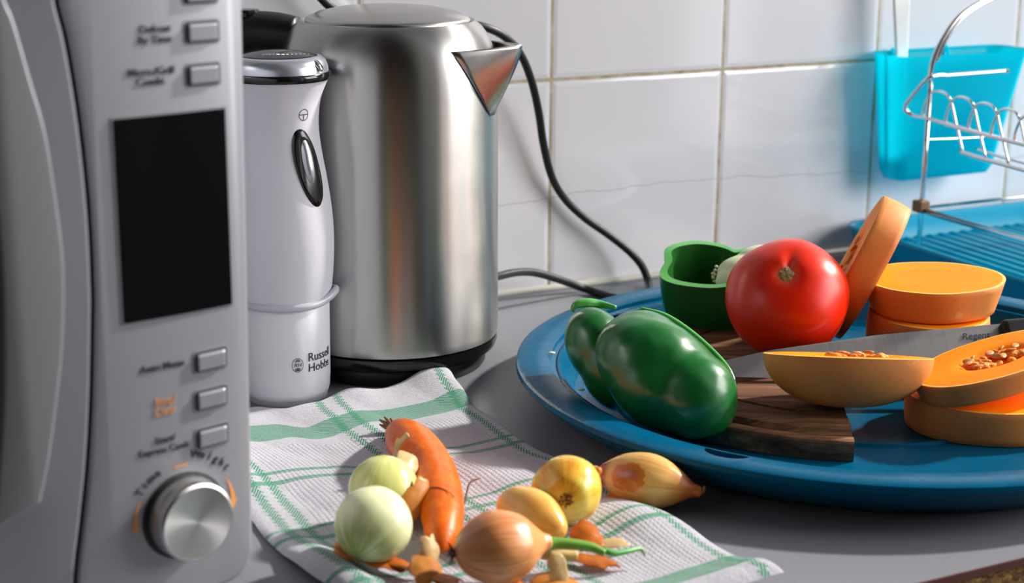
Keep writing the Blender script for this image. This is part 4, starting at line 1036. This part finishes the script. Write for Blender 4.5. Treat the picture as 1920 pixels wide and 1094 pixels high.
# loose skins
def eul(x, y, z): return Matrix.Rotation(R(z), 4, 'Z') @ Matrix.Rotation(R(y), 4, 'Y') @ Matrix.Rotation(R(x), 4, 'X')
fl_ = [
 ('thin upright curl of onion skin between carrot top and striped onion', 752, 840, .030, (70, 10, -20), .009, .018, .006, 'peel_pale', 3),
 ('pale crumpled onion skin draped on the carrot side', 770, 868, .036, (35, 30, 20), .014, .018, .009, 'peel_pale', 4),
 ('hanging strip of tan onion skin between striped onion and carrot', 778, 940, .028, (60, 35, 15), .013, .026, .010, 'peel', 5),
 ('brown onion skin folded under the front of the white onion', 690, 1040, .014, (12, 0, 70), .014, .040, .016, 'peel_dark', 6),
 ('tan onion skin scrap at lower left of the white onion', 648, 1030, .014, (30, -20, 30), .012, .016, .008, 'peel', 7),
 ('long orange onion skin running to the towel fold below white onion', 740, 1052, .011, (5, 0, 60), .009, .032, .012, 'peel_dark', 8),
 ('yellow onion skin standing at the tip of the carrot', 808, 1035, .018, (65, 10, 30), .011, .018, .008, 'peel_pale', 9),
 ('amber onion skin curl lying in front of the carrot tip', 800, 1065, .014, (20, 15, 10), .018, .022, .010, 'peel', 10),
 ('small orange onion skin scrap left of the copper onion bottom', 835, 1082, .011, (5, 5, 80), .012, .018, .012, 'peel_dark', 11),
 ('orange onion skin piece lying under the round golden onion right side', 1175, 935, .010, (8, 12, -60), .020, .030, .022, 'peel', 12),
 ('crumpled amber onion skin in front of the round golden onion', 1098, 1003, .016, (25, -10, 25), .018, .022, .009, 'peel_dark', 13),
 ('pale onion skin sliver pointing right beside the green sprout', 1140, 1018, .012, (5, 20, -80), .007, .022, .006, 'peel_pale', 14),
 ('orange onion skin under the green sprout', 1118, 1048, .010, (5, 0, 70), .012, .026, .012, 'peel_dark', 15),
 ('translucent pale onion skin standing at the front frame edge', 1045, 1068, .018, (70, 0, 10), .010, .018, .008, 'peel_pale', 16),
 ('orange onion skin at front frame edge right of copper onion', 1040, 1088, .012, (10, 0, 30), .026, .018, .014, 'peel', 17),
 ('dark amber onion skin hanging below the copper onion', 965, 1088, .012, (35, 0, 80), .012, .030, .014, 'peel_dark', 18)]
for lb, px, py, z, ro, w_, l_, cu, mt, sd in fl_:
    pt = AT(px, py, z); flake('onion_skin', lb, pt, eul(*ro), w_, l_, cu, M[mt], sd)
# small crumbs on the tray rim
for lb, px, py, z in (('pale pepper seed on the left rim of the blue tray', 1035, 662, .0352), ('pale pepper seed inside the rim behind the front pepper', 1090, 731, .0305)):
    o = mesh('pepper_seed', ellip((0, 0, 0), .0026, .0020, .0009, None, 12, 8), M['pith_seed']); o.location = AT(px, py, z); tag(o, lb, 'seed')
# ------------------------------------------------------------------ dish drainer, wire rack, cutlery cup at the far right
dn = thing('dish_drainer', 'ribbed translucent blue plastic dish drainer tray against the tiled wall', 'dish drainer', WUV(0, 0), (0, 0, YAW))
# wall-frame locals: x along wall, y = -v
def dl(u, v, z): return Vector((u, -v, z))
U0d, U1d, V0d, V1d = .374, .80, .012, .43
floor_p = []
nr = 26
nx = nr * 8
V = []
for i in range(nx + 1):
    u = U0d + .012 + (U1d - U0d - .024) * i / nx; z = .0075 + .0032 * (math.sin(2 * math.pi * i / 8) * .5 + .5)
    for v_ in (V0d + .012, V1d - .012): V.append(dl(u, v_, z + (.006 if v_ < .1 else 0)))
mesh('ribbed_floor', (V, [(2 * i, 2 * i + 1, 2 * i + 3, 2 * i + 2) for i in range(nx)]), M['drainer'], dn)
def rr_loop(u0, u1, v0, v1, r, z, n=8):
    return [dl(a, b, z) for a, b in rrect(u0, u1, v0, v1, r, n)]
loops = [rr_loop(U0d + .014, U1d - .014, V0d + .014, V1d - .014, .018, .007), rr_loop(U0d + .010, U1d - .010, V0d + .010, V1d - .010, .02, .012), rr_loop(U0d + .004, U1d - .004, V0d + .004, V1d - .004, .024, .034), rr_loop(U0d - .002, U1d + .002, V0d - .002, V1d + .002, .028, .0365),
         rr_loop(U0d - .004, U1d + .004, V0d - .004, V1d + .004, .03, .034), rr_loop(U0d + .001, U1d - .001, V0d + .001, V1d - .001, .026, .030), rr_loop(U0d + .008, U1d - .008, V0d + .008, V1d - .008, .021, .002), rr_loop(U0d + .012, U1d - .012, V0d + .012, V1d - .012, .018, 0)]
n = len(loops[0]); V = [p for l in loops for p in l]
mesh('raised_side', (V, [(i * n + k, i * n + (k + 1) % n, (i + 1) * n + (k + 1) % n, (i + 1) * n + k) for i in range(len(loops) - 1) for k in range(n)]), M['drainer'], dn)
# wire rack
rk = thing('wire_rack', 'chrome wire dish rack with looped dividers standing in the blue drainer', 'dish rack', WUV(0, 0), (0, 0, YAW))
def inv(p): q = p - W0; return Vector((q.dot(EU), -q.dot(NR), q.z))
def PV(px, py, v): return inv(WV(px, py, v))                       # point on the plane v from the wall
PV0 = .09
pb_ = PV(1722, 470, PV0); UPOST = pb_.x
def PU(px, py, u=None): return inv(ONP(px, py, W0 + EU * (UPOST if u is None else u), EU))   # point on the plane across the wall at the post
cr_r = .0022
post_top = PV(1743, 150, PV0)
mesh('post', tube([Vector((UPOST, -PV0, .010)), Vector((UPOST, -PV0, post_top.z))], cr_r * 1.1, 12, n=2), M['chrome'], rk)
mesh('post', tube([Vector((UPOST + .30, -PV0, .010)), Vector((UPOST + .30, -PV0, post_top.z))], cr_r * 1.1, 12, n=2), M['chrome'], rk)
zf = PV(1722, 395, PV0).z
mesh('lower_frame', join(tube([Vector((UPOST, -PV0, zf)), Vector((UPOST, -PV0 - .33, zf - .002))], .0031, 12, n=2), tube([Vector((UPOST, -PV0, zf + .002)), Vector((UPOST + .33, -PV0, zf + .002))], .0018, 10, n=2)), M['chrome'], rk)
jb = mesh('corner_joint', box(UPOST - .006, UPOST + .006, -PV0 - .006, -PV0 + .008, zf - .002, zf + .010), M['stub'], rk, False); bevel(jb, .0015, 2)
# upper tier frame
za = PV(1743, 146, PV0).z; fa = [PV(1890, 133, PV0), PV(1812, 139, PV0), PV(1775, 142, PV0), PV(1742, 146, PV0 + .002), PU(1712, 178, UPOST - .006), PU(1697, 203, UPOST - .008), PU(1712, 216, UPOST - .002), PU(1740, 222), PU(1800, 240), PU(1860, 256), PU(1940, 276), PU(2040, 302)]
mesh('upper_frame', tube(fa, cr_r, 10), M['chrome'], rk)
mesh('cross_wire', tube([PV(1733, 262, PV0), PV(1790, 260, PV0), PV(1850, 257, PV0)], .0012, 8), M['chrome'], rk)
arch = [PV(1742, 150, PV0), PV(1750, 112, PV0), PV(1768, 72, PV0), PV(1795, 34, PV0), PV(1830, 8, PV0), PV(1868, -10, PV0), PV(1920, -20, PV0)]
mesh('arched_handle', join(tube(arch, .0024, 12), tube([p + Vector((.004, 0, -.002)) for p in arch[1:]], .0018, 10)), M['chrome'], rk)
# divider loops, standing on the upper frame bar
zb = lambda px: 216 + (px - 1712) * .262
for k in range(5):
    x0_ = 1733 + k * 43
    P_ = [PU(x0_ - 4, zb(x0_ - 4)), PU(x0_, zb(x0_) - 22), PU(x0_ + 12, zb(x0_) - 46), PU(x0_ + 30, zb(x0_) - 52 + 2), PU(x0_ + 48, zb(x0_) - 36), PU(x0_ + 60, zb(x0_) + 12), PU(x0_ + 72, zb(x0_) + 62)]
    mesh('divider_loop', tube(P_, .0013, 8), M['chrome'], rk)
lowz = [PU(1800, 284), PU(1840, 297), PU(1880, 308), PU(1960, 330)]
mesh('lower_shelf_wire', join(tube(lowz, .0022, 10), tube([p + Vector((.02, 0, .001)) for p in lowz], .0015, 10)), M['chrome'], rk)
# cutlery cup, hanging behind the post
cu = thing('cutlery_cup', 'translucent bright blue cutlery cup hanging on the wall tiles behind rack', 'cutlery holder', WUV(0, 0), (0, 0, YAW))
CV = .032
ca, cb2 = PV(1662, 300, CV), PV(1846, 300, CV); cta, ctb = PV(1660, 104, CV), PV(1935, 100, CV)
zt_, zb_ = cta.z, PV(1750, 330, CV).z
loops = []
def cup_loop(f, z, inset=0.0):
    u0 = ca.x + (cta.x - ca.x) * f + inset; u1 = cb2.x + (ctb.x - cb2.x) * f * .55 - inset; dv = (.020 + .007 * f) - inset
    return [dl(a, b, z) for a, b in rrect(u0, u1, CV - dv, CV + dv, min(.016, dv * .8), 8)]
fs = [0, .03, .1, .3, .6, .9, 1]
L = [cup_loop(0, zb_, .012), cup_loop(0, zb_ + .002, .004)] + [cup_loop(f, zb_ + .006 + (zt_ - zb_ - .006) * f) for f in fs[1:]] + [cup_loop(1, zt_ + .001, -.002), cup_loop(1, zt_ - .001, .0018)] + [cup_loop(f, zb_ + .008 + (zt_ - zb_ - .008) * f, .0018) for f in (.9, .6, .3, .1)] + [cup_loop(0, zb_ + .004, .008)]
n = len(L[0]); V = [p for l in L for p in l]; Fc = [(i * n + k, i * n + (k + 1) % n, (i + 1) * n + (k + 1) % n, (i + 1) * n + k) for i in range(len(L) - 1) for k in range(n)] + [tuple(range(n)), tuple(range((len(L) - 1) * n, len(L) * n))]
mesh('cup_wall', (V, Fc), M['cup_blue'], cu, True, 60)
mesh('hook', join(*[tube([dl(q, CV - .018, zt_ - .01), dl(q, CV - .024, zt_ + .002), dl(q, .0035, zt_ - .004)], .0022, 8) for q in (cta.x + .03, cta.x + .10)]), M['cup_blue'], cu)
ut = thing('utensil', 'white utensil handle standing up in the blue cutlery cup', 'utensil', WUV(0, 0), (0, 0, YAW))
a, b = PV(1690, 112, CV), PV(1690, -60, CV)
hw0, hw1 = .0068, .0120
Pz = [(a.x - hw0 * .9, zb_ + .02), (a.x + hw0 * .9, zb_ + .02), (a.x + hw0, a.z), (b.x + hw1, b.z), (b.x, b.z + .012), (b.x - hw1, b.z), (a.x - hw0, a.z)]
uo = mesh('utensil_handle', prism(Pz, -CV - .002, -CV + .002), M['white_bright'], ut, False); bevel(uo, .0012, 2)
